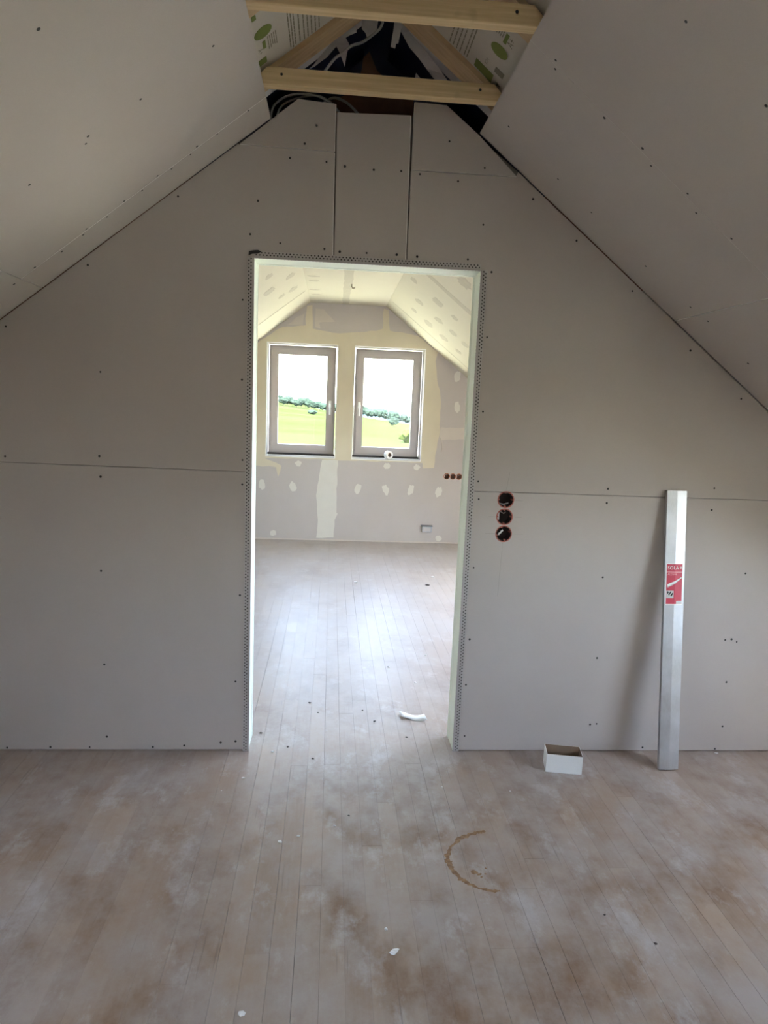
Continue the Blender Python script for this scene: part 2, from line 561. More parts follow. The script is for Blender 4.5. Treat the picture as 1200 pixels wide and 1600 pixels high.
# the slopes drop below the joints before the knee walls, so the upper panels end in wedges
xwl = CX - HW - (ZC - zsl - .012) / TAN + .03
xw = CX + HW + (ZC - zsr) / TAN - .03
pA = panel('plasterboard_panel', [(xl_ + .01, 0.006), (DX0, 0.006), (DX0, zsl - g), (xwl - .02, zsl + .012 - g), (xl_ + .01, ZK - .01)], [], wall_fn, 0, .0125, wall_p)
pB = panel('plasterboard_panel', [(xwl - .018, zsl + .012 + g), (DX0, zsl + g), (DX0, DH), (-0.0170, DH), (-0.0205, 2.4165), (-0.372, 2.4205), (-0.38, roof_z(-0.38) - .0035), (xwl - .018, roof_z(xwl - .018) - .0035)], [], wall_fn, 0, .0125, wall_p)
pC = panel('plasterboard_panel', [(-0.372, 2.4225), (-0.0210, 2.4190), (-0.0205, 2.585), (-0.160, 2.593)], [], wall_fn, -.004, .0085, wall_p)
pD = panel('plasterboard_panel', [(-0.0095, DH), (0.2665, DH), (0.2625, 2.567), (-0.0135, 2.559)], [], wall_fn, .002, .0145, wall_p)
pE = panel('plasterboard_panel', [(0.2745, 2.3735), (0.684, 2.3745), (0.530, 2.512), (0.398, 2.610), (0.2755, 2.613)], [], wall_fn, -.003, .0095, wall_p)
pF = panel('plasterboard_panel', [(0.2735, DH), (DX1, DH), (DX1, zsr + g), (xw + .024, zsr + g), (0.69, roof_z(0.69) - .0045), (0.682, 2.3715), (0.2735, 2.3705)], [], wall_fn, 0, .0125, wall_p)
pG = panel('plasterboard_panel', [(DX1, 0.006), (xr_ - .01, 0.006), (xr_ - .01, ZK - .01), (xw + .02, zsr - g), (DX1, zsr - g)], [circle(a, b, .0345) for a, b in socks], wall_fn, 0, .0125, wall_p)
for pn, pts, yy in ((pB, [(-0.935, 1.958), (-0.6, 2.224), (-0.303, 2.226), (-0.049, 2.381), (-0.186, 2.386), (-0.331, 2.104), (-0.217, 2.078), (-0.048, 2.066), (-0.357, 1.861), (-0.357, 1.558), (-0.897, 1.564), (-1.242, 1.718), (-1.265, 1.225), (-0.908, 1.238), (-0.352, 1.242)], 0),
                    (pC, [(-0.089, 2.505), (-0.132, 2.439)], -.004),
                    (pD, [(0.021, 2.37), (0.131, 2.365), (0.236, 2.367), (0.011, 2.06), (0.115, 2.061), (0.232, 2.061)], .002),
                    (pE, [(0.415, 2.484), (0.557, 2.397)], -.003),
                    (pF, [(0.308, 2.36), (0.457, 2.344), (0.755, 2.297), (0.565, 2.191), (0.941, 2.153), (0.312, 2.058), (0.512, 2.059), (0.609, 2.016), (1.186, 1.974), (0.607, 1.766), (0.609, 1.472), (1.453, 1.753), (1.693, 1.568), (0.607, 1.188), (1.159, 1.174), (1.621, 1.191)], 0),
                    (pG, [(0.614, 1.114), (1.159, 1.114), (1.62, 1.098), (0.61, 0.823), (1.171, 0.794), (1.805, 0.825), (0.612, 0.51), (1.178, 0.434), (1.749, 0.524), (1.778, 0.527), (1.803, 0.516), (0.608, 0.306), (1.778, 0.329), (1.203, 0.13), (1.174, 0.127), (0.616, 0.071), (1.785, 0.121), (1.424, 0.019), (1.762, 0.013)], 0),
                    (pA, [(-0.905, 1.157), (-0.352, 1.144), (-0.911, 0.775), (-0.357, 0.685), (-0.906, 0.38), (-0.372, 0.311), (-0.902, 0.063), (-0.37, 0.044), (-1.306, 0.013), (-1.132, 0.016), (-0.973, 0.016), (-0.714, 0.017), (-0.584, 0.024), (-0.432, 0.038)], 0)):
    for a, b in pts: screw(pn, (a, yy, b), (0, -1, 0))
# pale cut edges beside the open vertical joints
def cut_edge(pn, x0, z0, x1, z1, w, y):
    m = MB(); m.prism([(x0, z0), (x0 + w, z0), (x1 + w, z1), (x1, z1)], [], wall_fn, y, y + .008); m.build('cut_edge', M['gypsum'], pn)
cut_edge(pB, -.0170, DH + .025, -.0205, 2.4160, .0028, .0012)
cut_edge(pC, -.0210, 2.4195, -.0205, 2.584, .0030, -.0028)
cut_edge(pD, .2665, DH + .025, .2625, 2.566, .0032, .0032)
# back face of the partition (seen only from the far room)
panel('plasterboard_panel', [(xl_, 0.005), (DX0, 0.005), (DX0, DH), (DX1, DH), (DX1, 0.005), (xr_, 0.005), (xr_, ZK), (CX + HW, ZC), (CX - HW, ZC), (xl_, ZK)], [], wall_fn, T - .0005, T + .004, wall_p)
# reveal boards
for pts in (((DX0 - .0125, 0.004, .0002), (DX0, T, DH)), ((DX1, 0.004, .0002), (DX1 + .0125, T, DH))):
    m = MB(); m.box((pts[0][0], .0128, .0002), (pts[1][0], T - .0006, DH + .012)); m.build('reveal_board', M['reveal'], wall_p)
m = MB(); m.box((DX0, .0128, DH), (DX1, T - .0006, DH + .0125)); m.build('reveal_board', M['reveal'], wall_p)

# perforated corner beads
def flange(mb, o, u, v, n, length, rows=((0.010, 0.0), (0.0185, 0.5)), width=0.024, pitch=0.0135, hr=0.0031, th=0.0022):
    """perforated strip: origin o, along u, width along v, face normal n"""
    o, u, v, n = Vector(o), Vector(u), Vector(v), Vector(n)
    k = int(length / pitch)
    pitch = length / k
    P = lambda a, b, c: o + u * a + v * b + n * c
    edges = [0.0, (rows[0][0] + rows[1][0]) / 2, width] if len(rows) == 2 else [0.0, width]
    lo = rows[0][0] - 0.0045
    mb.add([P(0, 0, th), P(length, 0, th), P(length, lo, th), P(0, lo, th)], [(0, 1, 2, 3)])
    bands = [(lo, edges[1]), (edges[1], rows[1][0] + .0035)] if len(rows) == 2 else [(lo, rows[0][0] + .0045)]
    mb.add([P(0, bands[-1][1], th), P(length, bands[-1][1], th), P(length, width, th), P(0, width, th)], [(0, 1, 2, 3)])
    mb.add([P(0, width, th), P(length, width, th), P(length, width, 0), P(0, width, 0)], [(0, 1, 2, 3)])
    mb.add([P(0, 0, .0003), P(length, 0, .0003), P(length, width, .0003), P(0, width, .0003)], [(0, 1, 2, 3)], 1)  # dark backing sheet standing in for the shade in the perforations
    for (rc, ph), (b0, b1) in zip(rows, bands):
        for i in range(-1, k):
            a0 = (i + ph) * pitch; a1 = a0 + pitch
            if a0 < -1e-6 or a1 > length + 1e-6: 
                a0c, a1c = max(a0, 0), min(a1, length)
                if a1c - a0c > 1e-5: mb.add([P(a0c, b0, th), P(a1c, b0, th), P(a1c, b1, th), P(a0c, b1, th)], [(0, 1, 2, 3)])
                continue
            am = (a0 + a1) / 2
            out = [(a1, rc), (a1, b1), (am, b1), (a0, b1), (a0, rc), (a0, b0), (am, b0), (a1, b0)]
            inn = [(am + hr * math.cos(t * math.pi / 4), rc + hr * math.sin(t * math.pi / 4)) for t in range(8)]
            vs_ = [P(a, b, th) for a, b in out] + [P(a, b, th) for a, b in inn] + [P(a, b, .0004) for a, b in inn]
            fs = []
            for t in range(8):
                t2 = (t + 1) % 8
                fs += [(t, t2, 8 + t2, 8 + t), (8 + t, 8 + t2, 16 + t2, 16 + t)]
            mb.add(vs_, fs)
BM = [M['bead'], M['hole_shade']]
BW = [M['reveal'], M['hole_shade']]
for side, xx, sx in (('l', DX0, -1), ('r', DX1, 1)):
    mb = MB()
    flange(mb, (xx, -0.0002, 0.0), (0, 0, 1), (sx, 0, 0), (0, -1, 0), DH + .002)
    nose = MB()
    mb.tube([(xx - sx * .0006, -.0012, 0), (xx - sx * .0006, -.0012, DH)], .0022, 6)
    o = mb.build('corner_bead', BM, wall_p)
    mb = MB(); flange(mb, (xx, 0.0, 0.0), (0, 0, 1), (0, 1, 0), (-sx, 0, 0), DH, rows=((0.012, 0.0),), width=.022, th=.0012)
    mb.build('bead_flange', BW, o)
    mb = MB(); flange(mb, (xx, T, 0.0), (0, 0, 1), (0, -1, 0), (-sx, 0, 0), DH, rows=((0.012, 0.0),), width=.024, th=.0014)
    mb.tube([(xx - sx * .0006, T + .001, 0), (xx - sx * .0006, T + .001, DH)], .0024, 6)
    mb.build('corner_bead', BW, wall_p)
mb = MB()
flange(mb, (DX0 + .002, -.0004, DH), (1, 0, 0), (0, 0, 1), (0, -1, 0), DX1 - DX0 - .004)
mb.tube([(DX0, -.0012, DH - .0006), (DX1, -.0012, DH - .0006)], .0022, 6)
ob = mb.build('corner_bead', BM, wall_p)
mb = MB(); flange(mb, (DX0, 0, DH), (1, 0, 0), (0, 1, 0), (0, 0, -1), DX1 - DX0, rows=((0.012, 0.0),), width=.022, th=.0012)
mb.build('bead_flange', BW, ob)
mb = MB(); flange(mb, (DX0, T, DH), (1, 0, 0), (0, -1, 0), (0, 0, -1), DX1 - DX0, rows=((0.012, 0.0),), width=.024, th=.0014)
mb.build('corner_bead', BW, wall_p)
# torn dark paper at the upper left corner of the doorway
m = MB(); m.prism([(-0.336, 2.026), (-0.322, 2.033), (-0.302, 2.034), (-0.287, 2.042), (-0.300, 2.047), (-0.335, 2.042)], [], wall_fn, -.0040, -.0026)
m.build('torn_paper', M['seal'], wall_p)
# pencil marks
pm = MB()
for a, b, c, d in ((0.726, 1.152, 0.738, 1.23), (0.720, 0.70, 0.727, 0.934), (0.772, 1.043, 0.80, 1.043), (0.66, 1.043, 0.69, 1.043), (0.772, .971, .81, .971), (0.65, .971, .692, .971), (.768, 1.112, .80, 1.112)):
    dv = Vector((c - a, d - b)).normalized() * .0003
    pm.add([(a - dv.y, -.0003, b + dv.x), (a + dv.y, -.0003, b - dv.x), (c + dv.y, -.0003, d - dv.x), (c - dv.y, -.0003, d + dv.x)], [(0, 1, 2, 3)])
pm.build('pencil_marks', M['grey_print'], wall_p, kind='stuff')

# ---- near room: sloped ceilings
def slope_side(s, name, rw_list, deck_name):
    fn = slope_fn(s)
    d = MB()
    atop = -(HW + .30 * SIN) / COS - .01
    holes = [[(a0, y0), (a1, y0), (a1, y1), (a0, y1)] for a0, a1, y0, y1 in rw_list]
    d.prism([(atop, YB - .6), (ATOT + .6, YB - .6), (ATOT + .6, L + .6), (atop, L + .6)], holes, fn, 0.26, 0.30)
    d.build(deck_name, M['roof'], kind='structure')
    return fn
slope_side(-1, 'ceiling_left', [(DA, ATOT + .3, *DORMS[-1])], 'roof_left')
slope_side(1, 'ceiling_right', [(DA, ATOT + .3, *DORMS[1]), RW_FAR], 'roof_right')
m = MB(); m.tube([(CX, YB - .6, ZC + HW * TAN + .335), (CX, L + .6, ZC + HW * TAN + .335)], .06, 10)
m.build('roof_ridge', M['roof'], kind='structure')

# base objects carrying the ceiling boards: counter battens behind the boards
def battens(s, name):
    m = MB()
    fn = slope_fn(s)
    for y in (-0.19, -0.68, -1.17, -1.66, -2.15, -2.64, -3.13, -3.62, -4.11, -4.60):
        DORM = DORMS[s]
        if DORM[0] - .03 < y < DORM[1] + .03:
            m.prism(rect(0.05, DA - .03, y - .025, y + .025), [], fn, .0135, .03)
            continue
        m.prism(rect(0.05, ATOT - .02, y - .025, y + .025), [], fn, .0135, .03)
    return m.build(name, M['rafter'], kind='structure')
ceil_l = battens(-1, 'ceiling_left')
ceil_r = battens(1, 'ceiling_right')
def sp(fn, a0, a1, y0, y1, parent, w=0.0, holes=()):
    m = MB(); m.prism([(a0, y0), (a1, y0), (a1, y1), (a0, y1)], holes, fn, w, w + .0125, 0, 1)
    return m.build('plasterboard_panel', [M['board'], M['gypsum']], parent)
g2 = .0012
lA = sp(SL, 0, ASEAM - .002, -.182 + .0022, -.0012, ceil_l, .0)
lB = sp(SL, 0, ASEAM - .002, -2.68, -.182 - .0022, ceil_l, .0)
DORM = DORMS[-1]
lC = sp(SL, ASEAM + .001, ATOT, DORM[1], -.0012, ceil_l)
sp(SL, ASEAM + .001, ATOT, -2.68, DORM[0], ceil_l)
sp(SL, ASEAM + .001, DA, DORM[0], DORM[1], ceil_l)
lD = sp(SL, 0, ASEAM - .002, YB, -2.683, ceil_l)
lE = sp(SL, ASEAM + .001, ATOT, YB, -2.683, ceil_l)
DORM = DORMS[1]
rA = sp(SR, 0, ASEAM - .002, -.685 + .0004, -.0035, ceil_r)
rB = sp(SR, 0, ASEAM - .002, -3.10, -.685 - .0004, ceil_r)
rC = sp(SR, ASEAM + .002, ATOT, DORM[1], -.0035, ceil_r)
sp(SR, ASEAM + .002, ATOT, -3.10, DORM[0], ceil_r)
sp(SR, ASEAM + .002, DA, DORM[0], DORM[1], ceil_r)
rD = sp(SR, 0, ASEAM - .002, YB, -3.103, ceil_r)
rE = sp(SR, ASEAM + .002, ATOT, YB, -3.103, ceil_r)
m = MB(); m.prism(rect(0.001, ASEAM - .004, -.1840, -.1800), [], SL, .0006, .010); m.build('cut_edge', M['gypsum'], lA)
def slope_screws(pts, s, pick):
    fn = slope_fn(s)
    nrm = Vector((-s * SIN, 0, -COS))
    for xx, yy in pts:
        a = a_of(xx, s)
        screw(pick(a, yy), fn(a, yy, 0), nrm)
slope_screws([(-0.637, -1.154), (-0.358, -0.671), (-0.555, -0.675), (-0.696, -0.685), (-0.711, -0.66), (-0.866, -0.665), (-0.321, -0.177), (-0.428, -0.175), (-0.52, -0.172), (-0.493, -0.193), (-0.585, -0.17), (-0.628, -0.193), (-0.687, -0.171), (-0.743, -0.190), (-0.809, -0.168), (-0.872, -0.191), (-0.892, -0.168), (-0.968, -0.161), (-1.051, -0.192), (-1.127, -0.182)], -1,
             lambda a, y: lC if a > ASEAM else (lA if y > -.182 else lB))
slope_screws([(0.756, -1.165), (0.602, -0.703), (0.612, -0.670), (0.768, -0.672), (0.879, -0.700), (0.924, -0.668), (1.028, -0.701), (1.081, -0.661), (1.18, -0.698), (0.962, -1.167), (0.593, -0.21), (0.792, -0.184), (0.928, -0.178), (1.155, -0.172), (1.338, -0.187), (1.403, -0.203), (1.592, -0.185)], 1,
             lambda a, y: rC if a > ASEAM else (rA if y > -.685 else rB))
# knee walls and the two dormers of the near room
def side_fn(s): return lambda u, v, w: (CX + s * (XK + w), u, v)
for s, nm in ((-1, 'wall_knee_left'), (1, 'wall_knee_right')):
    m = MB()
    DORM = DORMS[s]
    zt = ZK + .35
    m.prism([(YB, 0), (L, 0), (L, zt), (DORM[1] + .06, zt), (DORM[1] + .06, DZ + .06), (DORM[0] - .06, DZ + .06), (DORM[0] - .06, zt), (YB, zt)],
            [rect(DORM[0] + .05, DORM[1] - .05, 0.72, DZ - .06)], side_fn(s), 0, .10)
    m.build(nm, M['board'], kind='structure')
    d = root('dormer_' + ('left' if s < 0 else 'right'), (CX + s * XK, sum(DORM) / 2, ZK), 'dormer of the near room, %s side, outside the picture' % ('left' if s < 0 else 'right'), None, kind='structure')
    xa, xb = HW + DA * COS + .004, XK + .22
    X = lambda q: CX + s * q
    m = MB(); m.box((min(X(xa), X(xb)), DORM[0] - .1, DZ), (max(X(xa), X(xb)), DORM[1] + .1, DZ + .30)); m.build('dormer_ceiling', M['board'], d)
    for y0, y1 in ((DORM[0] - .1, DORM[0]), (DORM[1], DORM[1] + .1)):
        m = MB(); m.prism([(xa, DZ), (xa, DZ + .29), (xb, DZ + .29), (xb, ZK - .12), (XK, ZK + .01)], [], lambda u, v, w: (X(u), w, v), y0 + .0005, y1 - .0005)
        m.build('cheek', M['board'], d)
    ym = sum(DORM) / 2
    for y0, y1 in ((DORM[0] + .05, ym), (ym, DORM[1] - .05)):
        m = MB(); m.prism(rect(y0, y1, .72, DZ - .06), [rect(y0 + .07, y1 - .07, .79, DZ - .13)], side_fn(s), .03, .09); f = m.build('window_frame', M['pvc'], d)
        m = MB(); m.prism(rect(y0 + .07, y1 - .07, .79, DZ - .13), [], side_fn(s), .055, .061); m.build('pane', M['glass'], f)

# ---- far room ceilings and gables
def far_slope(s, name, rws=()):
    holes = [[(rw[0], rw[2]), (rw[1], rw[2]), (rw[1], rw[3]), (rw[0], rw[3])] for rw in rws]
    m = MB(); m.prism([(0, T + .004), (ATOT, T + .004), (ATOT, L), (0, L)], holes, slope_fn(s), 0, .0125)
    return m.build(name, M['ceil_far'], kind='structure')
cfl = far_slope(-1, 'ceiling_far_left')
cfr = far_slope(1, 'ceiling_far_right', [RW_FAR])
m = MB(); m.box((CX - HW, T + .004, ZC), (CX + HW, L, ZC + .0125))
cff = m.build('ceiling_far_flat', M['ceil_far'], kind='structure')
def patch(pts, fn, parent, mat, th=0.0009, name='filler_patch'):
    m = MB(); m.prism(pts, [], fn, 0, -th); return m.build(name, mat, parent)
def streaks(pts, s, parent):
    for i, (xx, yy) in enumerate(pts):
        a = a_of(xx, s)
        patch(blob(a, yy, .036 + .010 * (i % 3), .060 + .02 * ((i * 7) % 3), .0, i + 11, 22), slope_fn(s), parent, M['streak'])
streaks([(-0.473, 2.341), (-0.353, 2.814), (-0.511, 2.815), (-0.454, 3.328), (-0.361, 3.377)], -1, cfl)
streaks([(0.606, 2.778), (0.717, 3.287), (0.802, 2.797), (0.725, 3.754), (0.897, 3.326), (0.869, 3.783), (0.947, 2.809), (1.029, 3.321), (1.019, 3.798), (1.173, 3.829), (1.145, 3.35), (0.831, 1.801)], 1, cfr)
fy = lambda u, v, w: (u, v, ZC + w)
for i, (xx, yy) in enumerate([(-0.183, 3.178), (-0.181, 3.389), (-0.192, 3.848), (-0.179, 4.119)]):
    patch(blob(xx, yy, .055, .035, 0, i + 40), fy, cff, M['streak'])
patch(rough_poly([(0.050, T + .01), (0.150, T + .01), (0.140, L - .01), (0.075, L - .01)], .006, .12, 5), fy, cff, M['streak'], name='tape_joint')
patch(rough_poly([(a_of(.56, 1), 2.28), (a_of(1.9, 1), 2.22), (a_of(1.9, 1), 2.40), (a_of(.56, 1), 2.36)], .008, .12, 6), SR, cfr, M['streak'], name='tape_joint')
patch(rough_poly([(a_of(.56, 1), 4.17), (a_of(1.7, 1), 4.17), (a_of(1.7, 1), 4.20), (a_of(.56, 1), 4.20)], .005, .1, 8), SR, cfr, M['streak'], name='tape_joint')
patch(rough_poly([(a_of(-.28, -1), 3.83), (a_of(-1.2, -1), 3.83), (a_of(-1.2, -1), 3.87), (a_of(-.28, -1), 3.87)], .005, .1, 9), SL, cfl, M['streak'], name='tape_joint')
m = MB(); m.tube([(0.137, 3.45, ZC), (0.137, 3.45, ZC - .02), (0.148, 3.45, ZC - .035), (0.165, 3.45, ZC - .030)], .006, 8)
m.build('ceiling_hook', M['streak'], cff)

W1 = (-0.697, 0.040, 0.905, 2.097)
W2 = (0.224, 0.973, 0.905, 2.097)
GT = 0.34
FSOCK = [(1.272, .750), (1.340, .750), (1.407, .750)]
def gable(name, y0, y1, wins, mat, front_mat, extra=()):
    m = MB()
    m.prism([(xl_ - .1, -0.2), (xr_ + .1, -0.2), (xr_ + .1, ZK + .15), (CX, ZC + HW * TAN + .30), (xl_ - .1, ZK + .15)],
            [rect(*w) for w in wins] + [circle(a, b, r, 24) for a, b, r in extra], wall_fn, y0, y1)
    return m.build(name, front_mat, kind='structure')
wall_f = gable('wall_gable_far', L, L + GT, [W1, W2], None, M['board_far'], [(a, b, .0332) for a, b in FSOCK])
NW = [(-0.08, 0.35, 1.20, 1.95)]
wall_n = gable('wall_gable_near', YB - GT, YB, NW, None, M['board'])
# lower house body so that the attic stands on something
m = MB(); m.box((xl_ - .1, YB - GT, -6.3), (xr_ + .1, L + GT, -0.21)); m.build('house_body', M['outwall'], kind='structure')

# filler on the far gable
fw = lambda u, v, w: (u, L + w, v)
cream = [(-0.86, 2.04), (-0.552, 2.26), (-0.304, 2.283), (-0.297, 2.487), (-0.233, 2.49), (-0.227, 2.255), (-0.151, 2.248), (0.046, 2.215), (0.439, 2.266), (0.504, 2.29), (0.507, 2.49), (0.562, 2.48), (0.581, 2.273), (0.77, 2.25), (0.880, 2.240), (1.100, 2.070), (1.085, 1.972), (1.105, 1.798), (1.16, 1.625), (1.169, 1.246), (1.145, 1.042), (1.121, 0.837), (1.007, 0.829), (0.992, 0.890), (-0.715, 0.885), (-0.525, 0.804), (-0.557, 0.679), (-0.592, 0.79), (-0.86, 0.80)]
m = MB(); m.prism(rough_poly(cream, .006, .06, 21), [rect(*W1), rect(*W2)], fw, 0, -.0012); m.build('filler_coat', M['cream'], wall_f)
patch(rough_poly([(0.075, 0.884), (0.073, 0.575), (0.072, 0.311), (0.093, 0.3), (0.061, 0.23), (0.055, 0.033), (-0.138, 0.028), (-0.125, 0.225), (-0.146, 0.499), (-0.112, 0.773), (-0.097, 0.884)], .005, .05, 27), fw, wall_f, M['white_filler'])
patch(rough_poly([(-0.206, 2.463), (-0.113, 2.451), (-0.002, 2.34), (-0.164, 2.317), (-0.150, 2.262), (-0.206, 2.272)], .004, .05, 22), fw, wall_f, M['thin_filler'])
patch(rough_poly([(1.176, 1.279), (1.60, 1.289), (1.60, 1.176), (1.171, 1.144)], .005, .05, 23), fw, wall_f, M['thin_filler'])
patch(rough_poly([(-0.50, 2.275), (-0.33, 2.29), (-0.32, 2.40), (-0.40, 2.36)], .004, .05, 24), fw, wall_f, M['thin_filler'])
for i, (a, b) in enumerate([(-0.399, 0.582), (0.299, 0.582), (0.607, 0.58), (0.881, 0.589), (1.193, 0.575), (-0.733, 0.594), (-0.602, 0.069), (-0.348, 0.832), (0.607, 0.842), (1.22, 0.056), (0.938, 0.838), (1.344, 1.499), (1.33, 1.83), (1.5, .58), (1.8, .6), (-1.1, .58)]):
    patch(blob(a, b, .036, .060 if i not in (6, 7, 8, 9, 10) else .034, random.Random(i).uniform(-.5, .5), i + 60), fw, wall_f, M['white_filler'])
m = MB(); m.box((xl_, L - .004, 0), (xr_, L + .002, .012)); m.build('trim_1', M['thin_filler'], kind='structure')

def ring(mb, x0, x1, z0, z1, b, y0, y1, bottom=None, mi=0):
    bb = b if bottom is None else bottom
    mb.prism(rect(x0, x1, z0, z1), [rect(x0 + b, x1 - b, z0 + bb, z1 - b)], wall_fn, y0, y1, mi)

def window(name, w, ywall, into, handle_side, label):
    """tilt-and-turn window set into the wall; into = +1 if outside is +y"""
    x0, x1, z0, z1 = w
    r = root(name, ((x0 + x1) / 2, ywall, z0), label, None, kind='structure')
    yf = ywall + into * .17
    Y = lambda d: ywall + into * d
    f = MB(); ring(f, x0 + .012, x1 - .012, z0 + .030, z1 - .012, .042, Y(.17), Y(.25)); f.build('window_frame', M['pvc'], r)
    s = MB(); ring(s, x0 + .038, x1 - .038, z0 + .056, z1 - .038, .060, Y(.150), Y(.225)); 
    so = s.build('sash', M['pvc'], r)
    b = MB(); ring(b, x0 + .096, x1 - .096, z0 + .114, z1 - .096, .012, Y(.158), Y(.20)); b.build('glazing_bead', M['pvc'], so)
    gk = MB(); gx0, gx1, gz0, gz1 = x0 + .100, x1 - .100, z0 + .118, z1 - .100
    p = MB(); p.box((gx0, min(Y(.200), Y(.206)), gz0), (gx1, max(Y(.200), Y(.206)), gz1)); p.build('pane', M['glass'], so)
    hx = x1 - .068 if handle_side > 0 else x0 + .068
    hz = (z0 + z1) / 2 - .02
    hm = MB(); ya, yb = sorted((Y(.150), Y(.140))); hm.box((hx - .014, ya, hz - .035), (hx + .014, yb, hz + .035))
    ho = hm.build('handle', M['bead_white'], so)
    hm = MB(); hm.tube([(hx, Y(.143), hz), (hx, Y(.108), hz), (hx, Y(.100), hz - .012), (hx, Y(.100), hz - .115)], [.009, .009, .0095, .008], 8)
    hm.build('lever', M['bead_white'], ho)
    hx2 = x0 + .03 if handle_side > 0 else x1 - .03
    for zz in (z0 + .10, z1 - .12):
        q = MB(); q.tube([(hx2, Y(.146), zz), (hx2, Y(.146), zz + .05)], .008, 8); q.build('hinge', M['pvc'], r)
    sl = MB(); ya, yb = sorted((Y(.02), Y(.26))); sl.box((x0, ya, z0 + .004), (x1, yb, z0 + .012)); sl.build('window_sill', M['grey_card'], r)
    gp = MB(); ya, yb = sorted((Y(.16), Y(.24))); gp.box((x0 + .004, ya, z0 + .012), (x1 - .004, yb, z0 + .032)); gp.build('seal_strip', M['seal'], r)
    cb = MB(); ya, yb = sorted((Y(-.003), Y(.010)))
    cb.prism(rect(x0 - .005, x1 + .005, z0 - .005, z1 + .005), [rect(x0 + .003, x1 - .003, z0 + .003, z1 - .003)], wall_fn, ya, yb); cb.build('corner_bead', M['bead_white'], r)
    return r
window('window_1', W1, L, 1, 1, 'window in the far gable, handle on its right side')
window('window_2', W2, L, 1, -1, 'window in the far gable with a tape roll on its sill')
for i, w in enumerate(NW): window('window_%d' % (3 + i), w, YB, -1, 1 - 2 * i, 'window in the gable behind the viewer')

def roof_window(name, rw, label, SR=SR):
    a0, a1, y0, y1 = rw
    o = SR((a0 + a1) / 2, (y0 + y1) / 2, 0)
    r = root(name, o, label, None, kind='structure')
    m = MB(); m.prism([(a0 - .012, y0 - .012), (a1 + .012, y0 - .012), (a1 + .012, y1 + .012), (a0 - .012, y1 + .012)], [[(a0, y0), (a1, y0), (a1, y1), (a0, y1)]], SR, .0126, .30)
    m.build('shaft_lining', M['gypsum'], r)
    e = .07
    m = MB(); m.prism([(a0, y0), (a1, y0), (a1, y1), (a0, y1)], [[(a0 + e, y0 + e), (a1 - e, y0 + e), (a1 - e, y1 - e), (a0 + e, y1 - e)]], SR, .24, .32)
    f = m.build('window_frame', M['pvc'], r)
    m = MB(); m.prism([(a0 + e, y0 + e), (a1 - e, y0 + e), (a1 - e, y1 - e), (a0 + e, y1 - e)], [], SR, .28, .286)
    m.build('pane', M['glass'], f)
roof_window('window_5', RW_FAR, 'roof window in the right slope of the far room')

# ---- outside ground
def gz(x, y):
    d = max(0.0, y)
    k = (min(d, 900) / 600.0) ** 1.5
    return -6.0 + k * (0.7 - 0.108 * max(-160, min(160, x))) - (0.010 * max(0, d - 640))
gm = MB()
xs = [-1500, -900, -500, -300, -200] + [i * 20 - 160 for i in range(17)] + [200, 300, 500, 900, 1500]
ys = [-1500, -700, -300, -100, -20, 10] + [30 + i * 35 for i in range(20)] + [800, 950, 1200, 1600]
gm.add([(a, b, gz(a, b)) for b in ys for a in xs], [(j * len(xs) + i, j * len(xs) + i + 1, (j + 1) * len(xs) + i + 1, (j + 1) * len(xs) + i) for j in range(len(ys) - 1) for i in range(len(xs) - 1)])
gm.build('ground', M['ground'], smooth=True, kind='structure')
# distant wooded hills
hm = MB()
n = 60
vv = []
for i in range(n + 1):
    xx = -700 + i * 1400 / n
    el = 0.0035 - 0.062 * (xx / 1100.0 + .03) + .002 * noise.noise(Vector((xx * .012, 0, 3)))
    el = max(-0.012, min(0.010, el))
    for dy, f in ((-160, 0.0), (-40, .75), (0, 1.0), (60, .8), (300, 0.0)):
        zt = 1.47 + el * 1100
        vv.append((xx, 1100 + dy, -22 + (zt + 22) * f + (1.2 * noise.noise(Vector((xx * .09, dy, 1))) if f else 0)))
hm.add(vv, [(i * 5 + k, (i + 1) * 5 + k, (i + 1) * 5 + k + 1, i * 5 + k + 1) for i in range(n) for k in range(4)])
hm.build('hills', M['hill'], smooth=True, kind='structure')

# ================================================================== THINGS
# ---- collar beams, rafters, insulation above the boards
def beam(y0, y1, label):
    m = MB()
    z0, z1 = ZC, ZC + .055
    e = lambda z: HW + .06 - (z - ZC - .06) / TAN
    xa, xb = CX - HW - .055, CX + HW + .055
    # ends cut along the roof slope
    pts = [(CX - HW - .030, z0), (CX + HW + .030, z0), (CX + HW + .030, z0 + .012), (CX + HW - .012, z1), (CX - HW + .012, z1), (CX - HW - .030, z0 + .012)]
    m.prism(pts, [], wall_fn, y0, y1)
    o = m.build('collar_beam', M['beam'], label=label, cat='beam', group='collar beams under the ridge')
    b = o.modifiers.new('bevel', 'BEVEL'); b.width = .003; b.segments = 2
    for xk in (CX - HW + .06, CX + HW - .06):
        s = bpy.data.objects.new('screw', screw_data); COL.objects.link(s); s.parent = o
        s.matrix_local = Matrix.Translation((xk, y0 - .0002, (z0 + z1) / 2 + .005)) @ Vector((0, -1, 0)).to_track_quat('Z', 'Y').to_matrix().to_4x4()
    return o
beam(-.283, -.242, 'pale wooden collar beam just in front of the gable top, lower one')
beam(-.755, -.714, 'pale wooden collar beam cut by the top edge of the picture')
RO = .040 * COS                  # rafter underside above the board face, measured square to the slope
def rafter(s, y0, y1, label):
    m = MB()
    fn = slope_fn(s)
    m.prism([(-(HW / COS) + .012, y0), (ATOT * .5, y0), (ATOT * .5, y1), (-(HW / COS) + .012, y1)], [], fn, RO, RO + .16)
    m.build('rafter', M['rafter'], label=label, cat='rafter', group='roof rafters')
rafter(-1, -.2415, -.135, 'wooden rafter on the left roof side behind the lower collar beam')
